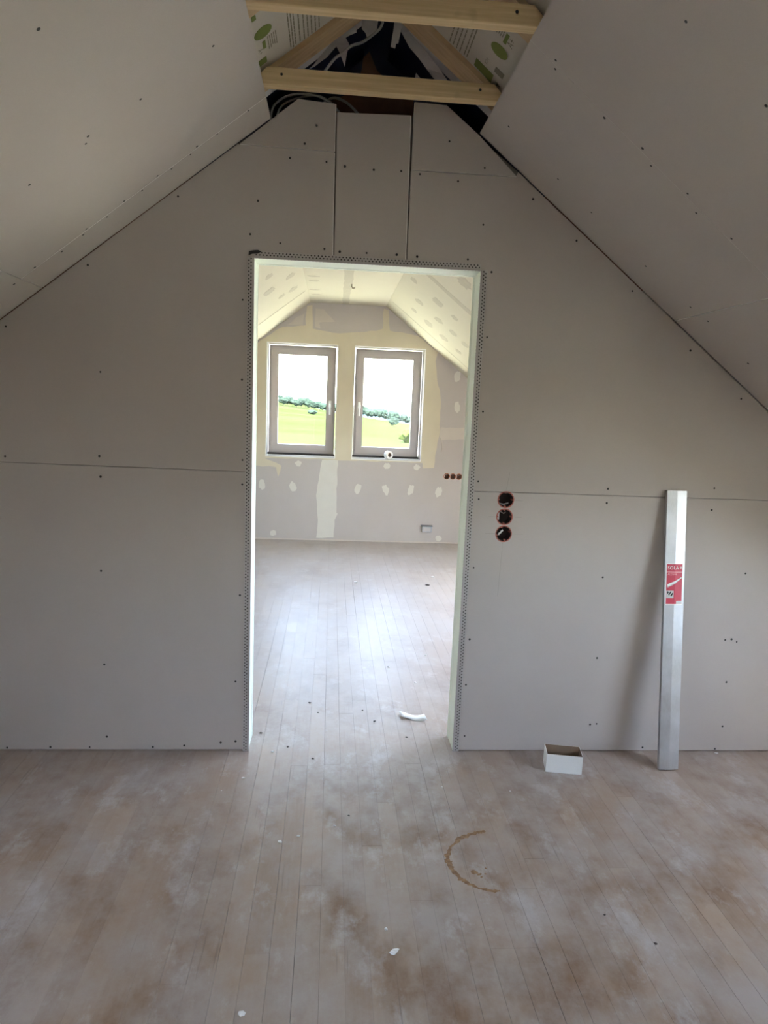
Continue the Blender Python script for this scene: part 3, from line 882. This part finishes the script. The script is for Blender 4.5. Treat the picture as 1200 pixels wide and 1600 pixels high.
rafter(1, -.2415, -.135, 'wooden rafter on the right roof side behind the lower collar beam')
rafter(-1, -.713, -.605, 'wooden rafter on the left roof side behind the topmost collar beam')
rafter(1, -.713, -.605, 'wooden rafter on the right roof side behind the topmost collar beam')
IO = .060 * COS
def insul(s, y0, y1, label):
    m = MB(); fn = slope_fn(s)
    m.prism(rough_poly([(-(HW / COS) + .045, y0 + .001), (ATOT * .45, y0 + .001), (ATOT * .45, y1 - .001), (-(HW / COS) + .045, y1 - .001)], .0004, .1, 4), [], fn, IO, IO + .14)
    return m.build('insulation_batt', M['insul'], label=label, cat='insulation')
insL = insul(-1, -.604, -.242, 'printed insulation batt between the rafters, left roof side')
insR = insul(1, -.604, -.242, 'printed insulation batt between the rafters, right roof side')
insul(-1, -1.20, -.716, 'insulation batt in front of the topmost collar beam, left side')
insul(1, -1.20, -.716, 'insulation batt in front of the topmost collar beam, right side')
def insul_dark(s, label):
    m = MB(); m.prism(rect(-(HW / COS) + .02, ATOT * .45, -.133, .0), [], slope_fn(s), IO + .02, IO + .14)
    m.build('insulation_batt', M['fleece'], label=label, cat='insulation')
insul_dark(-1, 'narrow insulation batt behind the left rafter at the gable')
insul_dark(1, 'narrow insulation batt behind the right rafter at the gable')
# prints on the two batts
def prn(s, parent, polys, mat, name):
    m = MB(); fn = slope_fn(s)
    for p in polys: m.prism([(a_of(xx, s) - IO * TAN, yy) for xx, yy in p], [], fn, IO - .0008, IO - .0001)
    return m.build(name, mat, parent)
def ell(cx, cy, rx, ry, n=20, rot=0.0):
    return [(cx + rx * math.cos(2 * math.pi * k / n), cy + ry * math.sin(2 * math.pi * k / n)) for k in range(n)]
prn(1, insR, [ell(.496, -.433, .027, .030)], M['green_print'], 'green_disc')
prn(1, insR, [[(.448, -.299), (.510, -.296), (.512, -.246), (.449, -.254)]], M['green_print'], 'green_bar')
prn(1, insR, [[(.506, -.349), (.536, -.349), (.536, -.318), (.506, -.318)]], M['grey_print'], 'print_box')
prn(1, insR, [[(.494, -.536), (.504, -.536), (.504, -.485), (.494, -.485)]], M['green_print'], 'print_bar')
prn(1, insR, [[(.514, -.600), (.538, -.600), (.538, -.588), (.514, -.588)]], M['green_print'], 'print_bar')
prn(1, insR, [[(.527, -.278), (.541, -.268), (.527, -.258)]], M['grey_print'], 'print_arrow')
prn(-1, insL, [ell(-.245, -.458, .026, .030)], M['green_print'], 'green_disc')
prn(-1, insL, [[(-.272, -.318), (-.248, -.318), (-.248, -.282), (-.272, -.282)]], M['green_print'], 'green_square')
prn(-1, insL, [[(-.252, -.410), (-.243, -.410), (-.243, -.366), (-.252, -.366)]], M['green_print'], 'print_bar')
prn(-1, insL, [[(-.268, -.570), (-.256, -.570), (-.256, -.545), (-.268, -.545)]], M['green_print'], 'print_bar')
def word_lines(xs_, y0, y1, th, seed):
    rnd = random.Random(seed); out = []
    for xx in xs_:
        y = y0
        while y < y1 - .008:
            e = min(y1, y + rnd.uniform(.012, .035))
            out.append([(xx, y), (xx + th, y), (xx + th, e), (xx, e)])
            y = e + .005
    return out
prn(-1, insL, word_lines([-.236, -.230, -.224, -.218, -.212], -.42, -.345, .0022, 1), M['grey_print'], 'print_lines')['kind'] = 'stuff'
prn(-1, insL, word_lines([-.174, -.166, -.158, -.144, -.130, -.118, -.106, -.094, -.082], -.56, -.25, .0032, 2), M['grey_print'], 'print_lines')['kind'] = 'stuff'
prn(1, insR, word_lines([.487, .481, .475, .469, .463], -.575, -.50, .0022, 3), M['grey_print'], 'print_lines')['kind'] = 'stuff'
prn(1, insR, word_lines([.420, .411, .396, .384, .372, .360], -.57, -.25, .0032, 4), M['grey_print'], 'print_lines')['kind'] = 'stuff'
def text_on_slope(body, size, xx, yy, s, parent, rot, mat):
    me = text_mesh(body, size, 'print_text')
    fn = slope_fn(s)
    a = a_of(xx, s) - IO * TAN
    c, d = math.cos(rot), math.sin(rot)
    for v in me.vertices:
        u, w = v.co.x * c - v.co.y * d, v.co.x * d + v.co.y * c
        v.co = fn(a + w, yy + u * (1 if s > 0 else -1), IO - .0009)
    link('print_text', me, mat, parent)
text_on_slope('A+', .034, .515, -.513, 1, insR, math.pi, M['grey_print'])
text_on_slope('A+', .026, -.262, -.365, -1, insL, math.pi, M['grey_print'])
text_on_slope('KSM', .018, .478, -.334, 1, insR, math.pi, M['grey_print'])

# ---- dark foil, brown board, torn fleece and cables in the loft over the partition
fm = MB(); nx, nz = 28, 14
for j in range(nz + 1):
    for i in range(nx + 1):
        xx = CX - 0.62 + 1.24 * i / nx
        zz = 2.54 + 0.62 * j / nz
        fm.v.append(Vector((xx, .34 + .05 * noise.noise(Vector((xx * 7, zz * 9, 2))), zz)))
for j in range(nz):
    for i in range(nx):
        b = j * (nx + 1) + i
        fm.f.append((b, b + 1, b + nx + 2, b + nx + 1)); fm.m.append(0)
fo = fm.build('foil_sheet', M['navy'], smooth=True, label='crumpled dark blue foil closing the loft above the partition', cat='foil')
mo = fo.modifiers.new('solid', 'SOLIDIFY'); mo.thickness = .001
for s, lb in ((-1, 'left'), (1, 'right')):
    m = MB(); m.prism(rect(-(HW / COS) + .01, .35, .002, .27), [], slope_fn(s), IO + .02, IO + .03)
    m.build('foil_sheet', M['navy'], label='dark blue foil under the roof above the partition, %s side' % lb, cat='foil')
m = MB(); m.prism(rough_poly([(-.10, 2.535), (.31, 2.535), (.285, 2.715), (.17, 2.78), (.135, 2.80), (.11, 2.865), (.08, 2.85), (.07, 2.72), (-.08, 2.66)], .006, .04, 31), [], lambda u, v, w: (u, w, v), .20, .215)
m.build('fibre_board', M['brownboard'], label='rough brown fibre board standing behind the partition top', cat='board')
def scrap(pts, y, name, label, seed):
    m = MB()
    m.prism(rough_poly(pts, .002, .025, seed), [], lambda u, v, w: (u, y + w + .012 * noise.noise(Vector((u * 20, v * 14, seed))), v), 0, .0015)
    m.build(name, M['fleece'], label=label, cat='scrap', group='torn fleece in the loft')
scrap([(-.120, 2.655), (-.036, 2.755), (.021, 2.795), (.040, 2.832), (.046, 2.79), (.010, 2.768), (.020, 2.746), (.011, 2.673), (-.012, 2.722), (-.022, 2.736), (-.055, 2.700)], -.10, 'fleece_scrap', 'jagged torn white fleece along the left rafter in the loft', 1)
scrap([(.065, 2.850), (.125, 2.850), (.118, 2.804), (.110, 2.791), (.088, 2.778), (.079, 2.798), (.065, 2.806)], -.09, 'fleece_scrap', 'torn white fleece tip hanging at the ridge', 2)
scrap([(.205, 2.850), (.251, 2.789), (.384, 2.656), (.350, 2.640), (.301, 2.691), (.239, 2.750), (.207, 2.802)], -.10, 'fleece_scrap', 'pale fleece band along the right rafter in the loft', 3)
scrap([(.267, 2.672), (.300, 2.640), (.262, 2.640)], -.10, 'fleece_scrap', 'small pale fleece corner above the lower collar beam', 4)
m = MB(); m.prism([(.183, 2.850), (.213, 2.850), (.197, 2.756), (.189, 2.754), (.186, 2.738), (.170, 2.742)], [], lambda u, v, w: (u, -.12 + w, v), 0, .006)
m.build('hanging_strip', M['fleece'], label='pale narrow strip hanging from the ridge', cat='strip')
def cable(pts, r, label, mat=None):
    P = [Vector(p) for p in pts]; out = []
    for i in range(len(P) - 1):
        p0, p1, p2, p3 = P[max(i - 1, 0)], P[i], P[i + 1], P[min(i + 2, len(P) - 1)]
        for k in range(5):
            t = k / 5
            out.append(.5 * ((2 * p1) + (p2 - p0) * t + (2 * p0 - 5 * p1 + 4 * p2 - p3) * t * t + (3 * p1 - p0 - 3 * p2 + p3) * t ** 3))
    out.append(P[-1])
    m = MB(); m.tube(out, r, 8); m.build('cable', mat or M['cable'], smooth=True, label=label, cat='cable')
cable([(-.11, -.06, 2.60), (-.034, -.13, 2.675), (-.004, -.13, 2.699), (.029, -.13, 2.728), (.066, -.13, 2.742), (.099, -.13, 2.766), (.132, -.13, 2.797), (.141, -.13, 2.84)], .0050, 'grey cable slung up to the ridge above the lower collar beam')
cable([(-.262, .03, 2.51), (-.258, .03, 2.561), (-.242, .03, 2.588), (-.20, .03, 2.614), (-.14, .03, 2.625), (-.08, .04, 2.622), (-.02, .05, 2.60)], .0045, 'grey cable arching over the upper left panel of the partition')
cable([(-.245, .05, 2.53), (-.225, .05, 2.585), (-.17, .05, 2.615), (-.10, .05, 2.630), (-.05, .06, 2.62), (.0, .07, 2.58)], .0045, 'second grey cable arching behind the upper left panel')
cable([(-.081, .095, 2.612), (-.033, .095, 2.645), (.015, .095, 2.635), (.055, .10, 2.608), (.085, .11, 2.580)], .0050, 'pale cable looping over the middle panel of the partition')

# ---- aluminium straightedge leaning on the partition
SB = Vector((1.464, -.1475, .0)); STOP = Vector((1.449, -.004, 1.176))
ax = (STOP - SB); slen = ax.length; ax.normalize()
sxv = Vector((1, 0, 0)); sxv = (sxv - ax * sxv.dot(ax)).normalized()
sxv = (Matrix.Rotation(math.radians(0.5), 3, ax) @ sxv)
syv = ax.cross(sxv).normalized()           # points away from the viewer
if syv.y < 0: syv = -syv
WS, DP = .0425, .020
def se(u, w, t):                           # u across, w depth (0 = front ridge, + towards wall), t along
    return SB + sxv * u + syv * (w - DP) + ax * t
sb_root = root('straightedge', SB, 'long aluminium straightedge with a red label leaning on the wall', 'straightedge')
m = MB()
prof = [(-WS, .0035), (-.001, .0), (.001, .0), (WS, .003), (WS, DP - .001), (WS - .002, DP), (-WS + .002, DP), (-WS, DP - .001)]
z_off = 0.003
b = len(m.v)
inner = [(-WS + .004, .0085), (0, .0035), (0.001, .0035), (WS - .004, .0075), (WS - .004, DP - .004), (WS - .005, DP - .004), (-WS + .005, DP - .004), (-WS + .004, DP - .005)]
for t in (z_off, slen):
    m.v += [se(u, w, t) for u, w in prof]
m.v += [se(u, w, slen) for u, w in inner] + [se(u, w, slen - .06) for u, w in inner]
for i in range(8):
    j = (i + 1) % 8
    m.f.append((i, j, 8 + j, 8 + i)); m.m.append(0)
    m.f.append((8 + i, 8 + j, 16 + j, 16 + i)); m.m.append(0)
    m.f.append((16 + i, 16 + j, 24 + j, 24 + i)); m.m.append(1)
m.f.append(tuple(range(8))); m.m.append(0)
m.f.append(tuple(range(24, 32))); m.m.append(1)
m.build('profile', [M['alu'], M['seal']], sb_root)
# label on the front, following the two facets
def fw_(u): return (-u / WS * .0035 if u < 0 else u / WS * .003)
TT0, TT1 = .705, .879
def sticker(u0, u1, t0, t1, lift, mat, name, parent):
    m = MB()
    us = sorted(set([u0, u1] + ([0.0] if u0 < 0 < u1 else [])))
    vv = [se(u, fw_(u) - lift, t) for t in (t0, t1) for u in us] + [se(u, fw_(u) + .0002, t) for t in (t0, t1) for u in us]
    k = len(us)
    ff = []
    for i in range(k - 1):
        ff += [(i, i + 1, k + i + 1, k + i), (i, i + 1, 2 * k + i + 1, 2 * k + i), (k + i, k + i + 1, 3 * k + i + 1, 3 * k + i)]
    ff += [(0, k, 3 * k, 2 * k), (k - 1, 2 * k - 1, 4 * k - 1, 3 * k - 1)]
    m.add(vv, ff)
    return m.build(name, mat, parent)
st = sticker(-.0375, .0345, TT0, TT1, .0004, M['white_paper'], 'label_sticker', sb_root)
sticker(-.0355, .0325, TT0 + .003, TT1 - .002, .0007, M['red_print'], 'label_field', st)
sticker(-.0355, .0325, .8415, .8440, .0009, M['pink_print'], 'label_rule', st)
sticker(-.0345, -.004, .733, .765, .0009, M['grey_card'], 'label_picture', st)
sticker(.008, .032, .7085, .7215, .0009, M['grey_card'], 'label_box', st)
def label_poly(pts, lift, mat, name):
    m = MB(); P = [se(u, fw_(u) - lift, t) for u, t in pts]
    m.add(P, [tuple(range(len(P)))]); m.build(name, mat, st)
label_poly([(-.031, .781), (0, .797), (.029, .8185), (.029, .8215), (0, .8055), (-.031, .792)], .0011, M['white_paper'], 'label_drawing')
label_poly([(-.031, .781), (0, .797), (.029, .8185), (.029, .8170), (0, .7935), (-.0295, .7775)], .0012, M['grey_card'], 'label_drawing')
for q in ([(-.033, .757), (-.028, .763), (-.024, .757), (-.029, .750)], [(-.027, .748), (-.017, .762), (-.013, .759), (-.023, .744)], [(-.018, .744), (-.010, .756), (-.006, .752), (-.013, .740)]):
    label_poly(q, .0012, M['black'], 'label_picture')
def label_text(body, size, u0, t0, mat, sx=1.0):
    me = text_mesh(body, size, 'label_text')
    for v in me.vertices:
        u, t = u0 + v.co.x * sx, t0 + v.co.y
        v.co = se(u, fw_(u) - .0012, t)
    o = link('label_text', me, mat)
    o.parent = st
    return o
lt = label_text('SOLA', .0200, -.0085, .8600, M['white_paper'], 0.98)
label_text('+', .024, .0255, .8605, M['white_paper'])
label_text('AL2606', .0125, -.012, .8330, M['pink_print'], 1.0)

# ---- small open box on the floor
bx_c = Vector((1.008, -.145, 0)); bang = math.radians(-10.5)
br = root('cardboard_box', bx_c, 'small open white cardboard box on the floor against the partition', 'box')
Rz = Matrix.Rotation(bang, 3, 'Z')
bw, bd, bh, bt = .0735, .042, .083, .0022
def bp(x, y, z): return bx_c + Rz @ Vector((x, y, z))
def bslab(x0, x1, y0, y1, z0, z1, name, inner):
    m = MB()
    P = [bp(a, b, c) for c in (z0, z1) for a, b in ((x0, y0), (x1, y0), (x1, y1), (x0, y1))]
    faces = {'-y': (0, 1, 5, 4), '+x': (1, 2, 6, 5), '+y': (2, 3, 7, 6), '-x': (3, 0, 4, 7), '-z': (0, 3, 2, 1), '+z': (4, 5, 6, 7)}
    for k, f in faces.items(): m.add(P, [f], 1 if k == inner else 0)
    return m.build(name, [M['white_paper'], M['card_brown']], br)
bslab(-bw, bw, -bd, bd, .0008, bt, 'bottom', '+z')
bslab(-bw + bt, bw - bt, -bd, -bd + bt, bt, bh - .004, 'side', '+y')
bslab(-bw + bt, bw - bt, bd - bt, bd, bt, bh, 'side', '-y')
bslab(-bw, -bw + bt, -bd, bd, bt, bh, 'side', '+x')
bslab(bw - bt, bw, -bd, bd, bt, bh - .002, 'side', '-x')

# ---- flush-mounted boxes
def flush_box(c, ny, rim, cup, label, group, r=.0335, extra=None, seed=0):
    x0, y0, z0 = c
    rt = root('flush_box', (x0, y0, z0), label, 'socket box', group)
    fn = lambda u, v, w: (x0 + u, y0 + w, z0 + v)
    m = MB(); m.lathe([(r - .0028, .004), (r - .0028, -.0006), (r - .0012, -.0016), (r + .0018, -.0012), (r + .0018, .0004), (r + .0004, .004)], fn, 28, close=True)
    m.build('rim', rim, rt, smooth=False)
    m = MB(); m.lathe([(0, .044), (r - .005, .044), (r - .0029, .038), (r - .0029, .0035), (r, .0035), (r, .046), (0, .046)], fn, 28)
    m.build('cup', cup, rt)
    for k in range(4):
        a = math.pi / 2 * k + (0 if extra != 'diag' else .3)
        m = MB(); q = r - .0055
        m.tube([fn(q * math.cos(a), q * math.sin(a), .003), fn(q * math.cos(a), q * math.sin(a), .022)], .0033, 8); m.build('screw_boss', rim, rt)
    rnd = random.Random(seed)
    if extra == 'clip':
        m = MB(); m.box((x0 - .025, y0 + .012, z0 - .014), (x0 - .019, y0 + .030, z0 + .016)); m.build('cable_clip', M['fleece'], rt)
        m = MB(); m.tube([fn(-.012, .018, .03), fn(0, .012, .016), fn(.010, .016, .03)], .0022, 6); m.build('wire', M['cable'], rt)
    elif extra == 'diag':
        m = MB(); d = Vector((.020, 0, .022)).normalized() * .014; nrm = Vector((-d.z, 0, d.x)).normalized() * .0032
        cc = Vector((x0 - .010, y0 + .012, z0 + .004))
        P = [cc - d - nrm, cc + d - nrm, cc + d + nrm, cc - d + nrm]
        m.add(P + [p + Vector((0, .004, 0)) for p in P], [(0, 1, 2, 3), (4, 7, 6, 5), (0, 1, 5, 4), (1, 2, 6, 5), (2, 3, 7, 6), (3, 0, 4, 7)]); m.build('terminal', M['white_paper'], rt)
    else:
        m = MB(); m.tube([fn(-.026, -.018, .020), fn(-.006, -.021, .012), fn(.016, -.016, .020)], .0028, 8); m.build('wire', M['cable'], rt)
gname = 'flush boxes beside the door'
flush_box((.728, 0, 1.115), -1, M['red_plastic'], M['dark_cup'], 'topmost of three red-rimmed flush boxes beside the doorway', gname, extra=None)
flush_box((.727, 0, 1.043), -1, M['red_plastic'], M['dark_cup'], 'middle of three red-rimmed flush boxes beside the doorway', gname, extra='clip')
flush_box((.728, 0, .971), -1, M['red_plastic'], M['dark_cup'], 'lowest of three red-rimmed flush boxes, white terminal inside', gname, extra='diag')
gname = 'flush boxes on the far gable'
for x, lb in ((1.272, 'leftmost of three orange flush boxes in the far gable wall'), (1.340, 'middle of three orange flush boxes in the far gable wall'), (1.407, 'rightmost of three orange flush boxes, half hidden by the doorway')):
    flush_box((x, L, .750), -1, M['orange_plastic'], M['brown_cup'], lb, gname, r=.0325, extra='clip')
# small surface box low on the far gable
rt = root('outlet_box', (1.075, L, .165), 'small grey surface box low on the far gable wall', 'outlet')
m = MB(); m.box((1.022, L - .055, .130), (1.130, L - .0005, .196)); o = m.build('housing', M['grey_plastic'], rt)
b = o.modifiers.new('bevel', 'BEVEL'); b.width = .006; b.segments = 2
m = MB(); m.box((1.014, L - .066, .196), (1.136, L - .0005, .203)); m.build('lid', M['dark_grey'], rt)
m = MB(); m.prism(rect(1.036, 1.116, .142, .186), [], lambda u, v, w: (u, L + w, v), -.0575, -.054); m.build('cover', M['grey_card'], rt)
# ---- tape roll on the right window's sill
rc = Vector((.623, L + .030, .917 + .043)); rang = math.radians(28)
rt = root('tape_roll', (rc.x, rc.y, .917), 'white tape roll standing on the right window sill', 'tape roll')
Rr = Matrix.Rotation(rang, 3, 'Z')
fn = lambda u, v, w: rc + Rr @ Vector((u, w, v))
m = MB(); m.lathe([(.022, -.026), (.043, -.026), (.043, .026), (.022, .026)], fn, 28, close=True); m.build('tape', M['bead_white'], rt, smooth=False)
m = MB(); m.lathe([(.0185, -.027), (.0225, -.027), (.0225, .027), (.0185, .027)], fn, 28, close=True); m.build('core', M['card_brown'], rt)
# ---- wire stub on the far gable above the sockets
cable([(1.175, L - .003, 1.17), (1.195, L - .012, 1.13), (1.205, L - .010, 1.07), (1.20, L - .004, 1.02)], .004, 'thin grey wire end hanging on the far gable above the sockets', M['thin_filler'])

# ---- paper, crumbs, chips, stain
m = MB(); nn = 8
for i in range(nn + 1):
    t = i / nn
    cx_, cy_ = .372 + .118 * t, .345 - .042 * t
    zz = .002 + .010 * (t - .45) ** 2 * 4 + .003 * math.sin(t * 7)
    m.v += [Vector((cx_ - .006, cy_ + .030 - .004 * t, zz + .002)), Vector((cx_ + .002, cy_ - .030, zz))]
for i in range(nn): m.f.append((2 * i, 2 * i + 1, 2 * i + 3, 2 * i + 2)); m.m.append(0)
o = m.build('paper_strip', M['white_paper'], smooth=True, label='curled strip of white paper on the floor past the doorway', cat='paper')
mo = o.modifiers.new('solid', 'SOLIDIFY'); mo.thickness = .0006; mo.offset = 1
def crumb(x, y, r, seed, mat, name, label, cat, group):
    rnd = random.Random(seed)
    bm = bmesh.new(); bmesh.ops.create_icosphere(bm, subdivisions=1, radius=1)
    for v in bm.verts: v.co *= rnd.uniform(.6, 1.2)
    zmin = min(v.co.z for v in bm.verts) * r * .45
    for v in bm.verts: v.co = Vector((x + v.co.x * r * 1.2, y + v.co.y * r, v.co.z * r * .45 - zmin + .0004))
    me = bpy.data.meshes.new(name); bm.to_mesh(me); bm.free()
    link(name, me, mat, label=label, cat=cat, group=group)
for i, (x, y, r, lb) in enumerate([
        (-0.214, -0.012, .009, 'white crumb in the doorway, just inside the left jamb'),
        (-0.31, -0.219, .009, 'white crumb in front of the left door jamb'),
        (-0.136, -0.63, .010, 'largest white crumb of three left of the ring stain'),
        (-0.075, -0.595, .0075, 'middle white crumb of three left of the ring stain'),
        (0.051, -0.538, .0065, 'white crumb nearest the doorway of three left of the ring stain'),
        (-0.177, -1.297, .010, 'white crumb at the bottom edge of the picture'),
        (0.195, -1.031, .007, 'white crumb right behind the thin plaster flake'),
        (-0.38, -0.31, .005, 'tiny white crumb on the brown floor left of the doorway'),
        (0.473, -0.288, .005, 'tiny white crumb between the doorway and the ring stain'),
        (0.605, 1.171, .010, 'white crumb in the far room by the right jamb, farthest of three'),
        (0.363, 0.968, .010, 'white crumb in the far room, leftmost of three behind the paper strip'),
        (0.492, 0.749, .009, 'white crumb in the far room, nearest behind the paper strip'),
        (0.74, -0.321, .005, 'tiny white crumb on the floor below the flush boxes'),
        (1.76, -0.018, .010, 'white crumb at the wall base right of the straightedge'),
        (0.929, 3.115, .02, 'white crumb deep in the far room near the right jamb'),
        (0.239, 2.858, .02, 'white crumb deep in the far room below the windows')]):
    crumb(x, y, r * .8, i, M['plaster_crumb'], 'plaster_crumb', lb, 'crumb', 'white plaster crumbs on the floor')
for i, (x, y, r, lb) in enumerate([
        (-0.07, 0.48, .010, 'dark chip past the doorway, farthest back on the left'),
        (-0.278, 0.159, .008, 'dark chip beside the left door reveal'),
        (-0.149, 0.03, .008, 'dark chip on the threshold left of its middle'),
        (-0.039, -0.068, .007, 'dark chip just in front of the threshold'),
        (0.241, 0.279, .008, 'dark chip left of the paper strip, nearest to it'),
        (0.102, -0.477, .005, 'dark chip on the floor between the white crumbs and the ring stain'),
        (0.377, 0.121, .008, 'dark chip in front of the paper strip'),
        (0.843, 2.823, .022, 'dark splinter deep in the far room on the right'),
        (0.855, -0.99, .004, 'upper of two dark specks right of the ring stain'),
        (0.957, -1.104, .006, 'lower of two dark specks right of the ring stain'),
        (-0.026, 0.372, .006, 'tiny dark chip in front of the farthest left one past the doorway'),
        (.19, .40, .006, 'tiny dark chip past the doorway, second one left of the paper strip')]):
    crumb(x, y, r * .8, 50 + i, M['dark_crumb'], 'dark_chip', lb, 'chip', 'dark chips on the floor')
# peeled white flake
m = MB(); m.prism(blob(.212, -1.113, .016, .009, .7, 91, 9), [], lambda u, v, w: (u, v, .0005 + w + .006 * abs(u - .212) / .016), 0, .0008)
m.build('plaster_flake', M['plaster_crumb'], label='thin white plaster flake at the bottom of the floor', cat='flake')
st_pts = [(0.584, -0.575), (0.560, -0.581), (0.535, -0.589), (0.484, -0.618), (0.445, -0.663), (0.427, -0.703), (0.425, -0.739), (0.433, -0.78), (0.45, -0.824), (0.473, -0.845), (0.499, -0.866), (0.54, -0.881), (0.569, -0.879)]
st_w = [.006, .011, .012, .011, .006, .011, .013, .010, .012, .009, .0045, .009, .003]
m = MB(); rnd = random.Random(5)
P = []
for i in range(len(st_pts) - 1):
    for k in range(6):
        t = k / 6; a, b_ = Vector(st_pts[i]), Vector(st_pts[i + 1])
        P.append((a.lerp(b_, t), st_w[i] * (1 - t) + st_w[i + 1] * t))
L_, R2 = [], []
for i, (p_, w_) in enumerate(P):
    d = (P[min(i + 1, len(P) - 1)][0] - P[max(i - 1, 0)][0]).normalized()
    nrm = Vector((-d.y, d.x))
    L_.append(p_ + nrm * w_ * rnd.uniform(.35, 1.1)); R2.append(p_ - nrm * w_ * rnd.uniform(.35, 1.1))
m.v = [Vector((p_.x, p_.y, .0009)) for p_ in L_] + [Vector((p_.x, p_.y, .0009)) for p_ in R2]
k = len(L_)
for i in range(k - 1): m.f.append((i, i + 1, k + i + 1, k + i)); m.m.append(0)
sr = root('ring_stain', (.5, -.73, 0), 'brown broken ring-shaped stain on the wooden floor', 'stain')
m.build('ring_mark', M['stain'], sr)
for i, (x, y, rx, ry) in enumerate([(.506, -.794, .006, .005), (.516, -.802, .009, .006), (.542, -.773, .004, .004), (.519, -.815, .005, .004), (.498, -.790, .010, .012), (.535, -.80, .004, .004)]):
    b2 = blob(x, y, rx, ry, .4, 70 + i, 9)
    m = MB(); m.add([(a, c, .0008) for a, c in b2], [tuple(range(len(b2)))]); m.build('stain_spot', M['stain'], sr)

# ---- trees outside
def crown_mesh(seed):
    bm = bmesh.new(); bmesh.ops.create_icosphere(bm, subdivisions=3, radius=1)
    for v in bm.verts:
        v.co *= 1 + .35 * noise.noise(v.co * 1.6 + Vector((seed * 7, 0, 0))) + .22 * noise.noise(v.co * 4.5 + Vector((0, seed * 5, 0)))
    me = bpy.data.meshes.new('crown'); bm.to_mesh(me); bm.free()
    return me
crowns = [crown_mesh(i) for i in range(4)]
for i, c in enumerate(crowns): c.materials.append(M['leaf_light'] if i == 3 else M['leaf'])
tm = MB(); tm.tube([(0, 0, -.3), (0, 0, 1)], [.12, .07], 6)
trunk_me = mesh('trunk', tm.v, tm.f); trunk_me.materials.append(M['trunk'])
def tree(x, y, hgt, wid, ci, label, group, name='tree', trunk=.28):
    z = gz(x, y)
    rt = root(name, (x, y, z), label, 'tree' if name == 'tree' else 'bush', group)
    c = bpy.data.objects.new('crown', crowns[ci]); COL.objects.link(c); c.parent = rt
    c.location = (0, 0, hgt * (.5 + trunk * .5)); c.scale = (wid * .5, wid * .5, hgt * (1 - trunk) * .52); c.rotation_euler = (0, 0, (x * 7) % 6)
    t = bpy.data.objects.new('trunk', trunk_me); COL.objects.link(t); t.parent = rt
    t.scale = (hgt * .3, hgt * .3, hgt * .5)
rt_ = random.Random(11)
for i in range(17):
    az = -.088 + i * .0062
    y = 592 + 14 * (i % 3)
    tree(az * y, y, rt_.uniform(6.5, 9.5), rt_.uniform(7.0, 8.6), i % 3, 'leafy tree in the distant wood edge seen through the left window', 'wood edge beyond the left window')
for i in range(16):
    az = .034 + i * .0058
    y = 592 + 14 * (i % 3)
    tree(az * y, y, rt_.uniform(6.5, 11) * (1 - .02 * i), rt_.uniform(6, 7.6), i % 3, 'leafy tree in the distant wood edge seen through the right window', 'wood edge beyond the right window')
tree(-.0283 * 430, 430, 2.6, 6.0, 1, 'low round bush alone in the field, left window', None, 'bush', .05)
tree(.0895 * 285, 285, 4.2, 4.0, 0, 'single small tree alone in the field, right window', None, 'tree', .25)
tree(.118 * 150, 150, 3.2, 5.0, 3, 'light green bush at the lower corner of the right window', None, 'bush', .05)
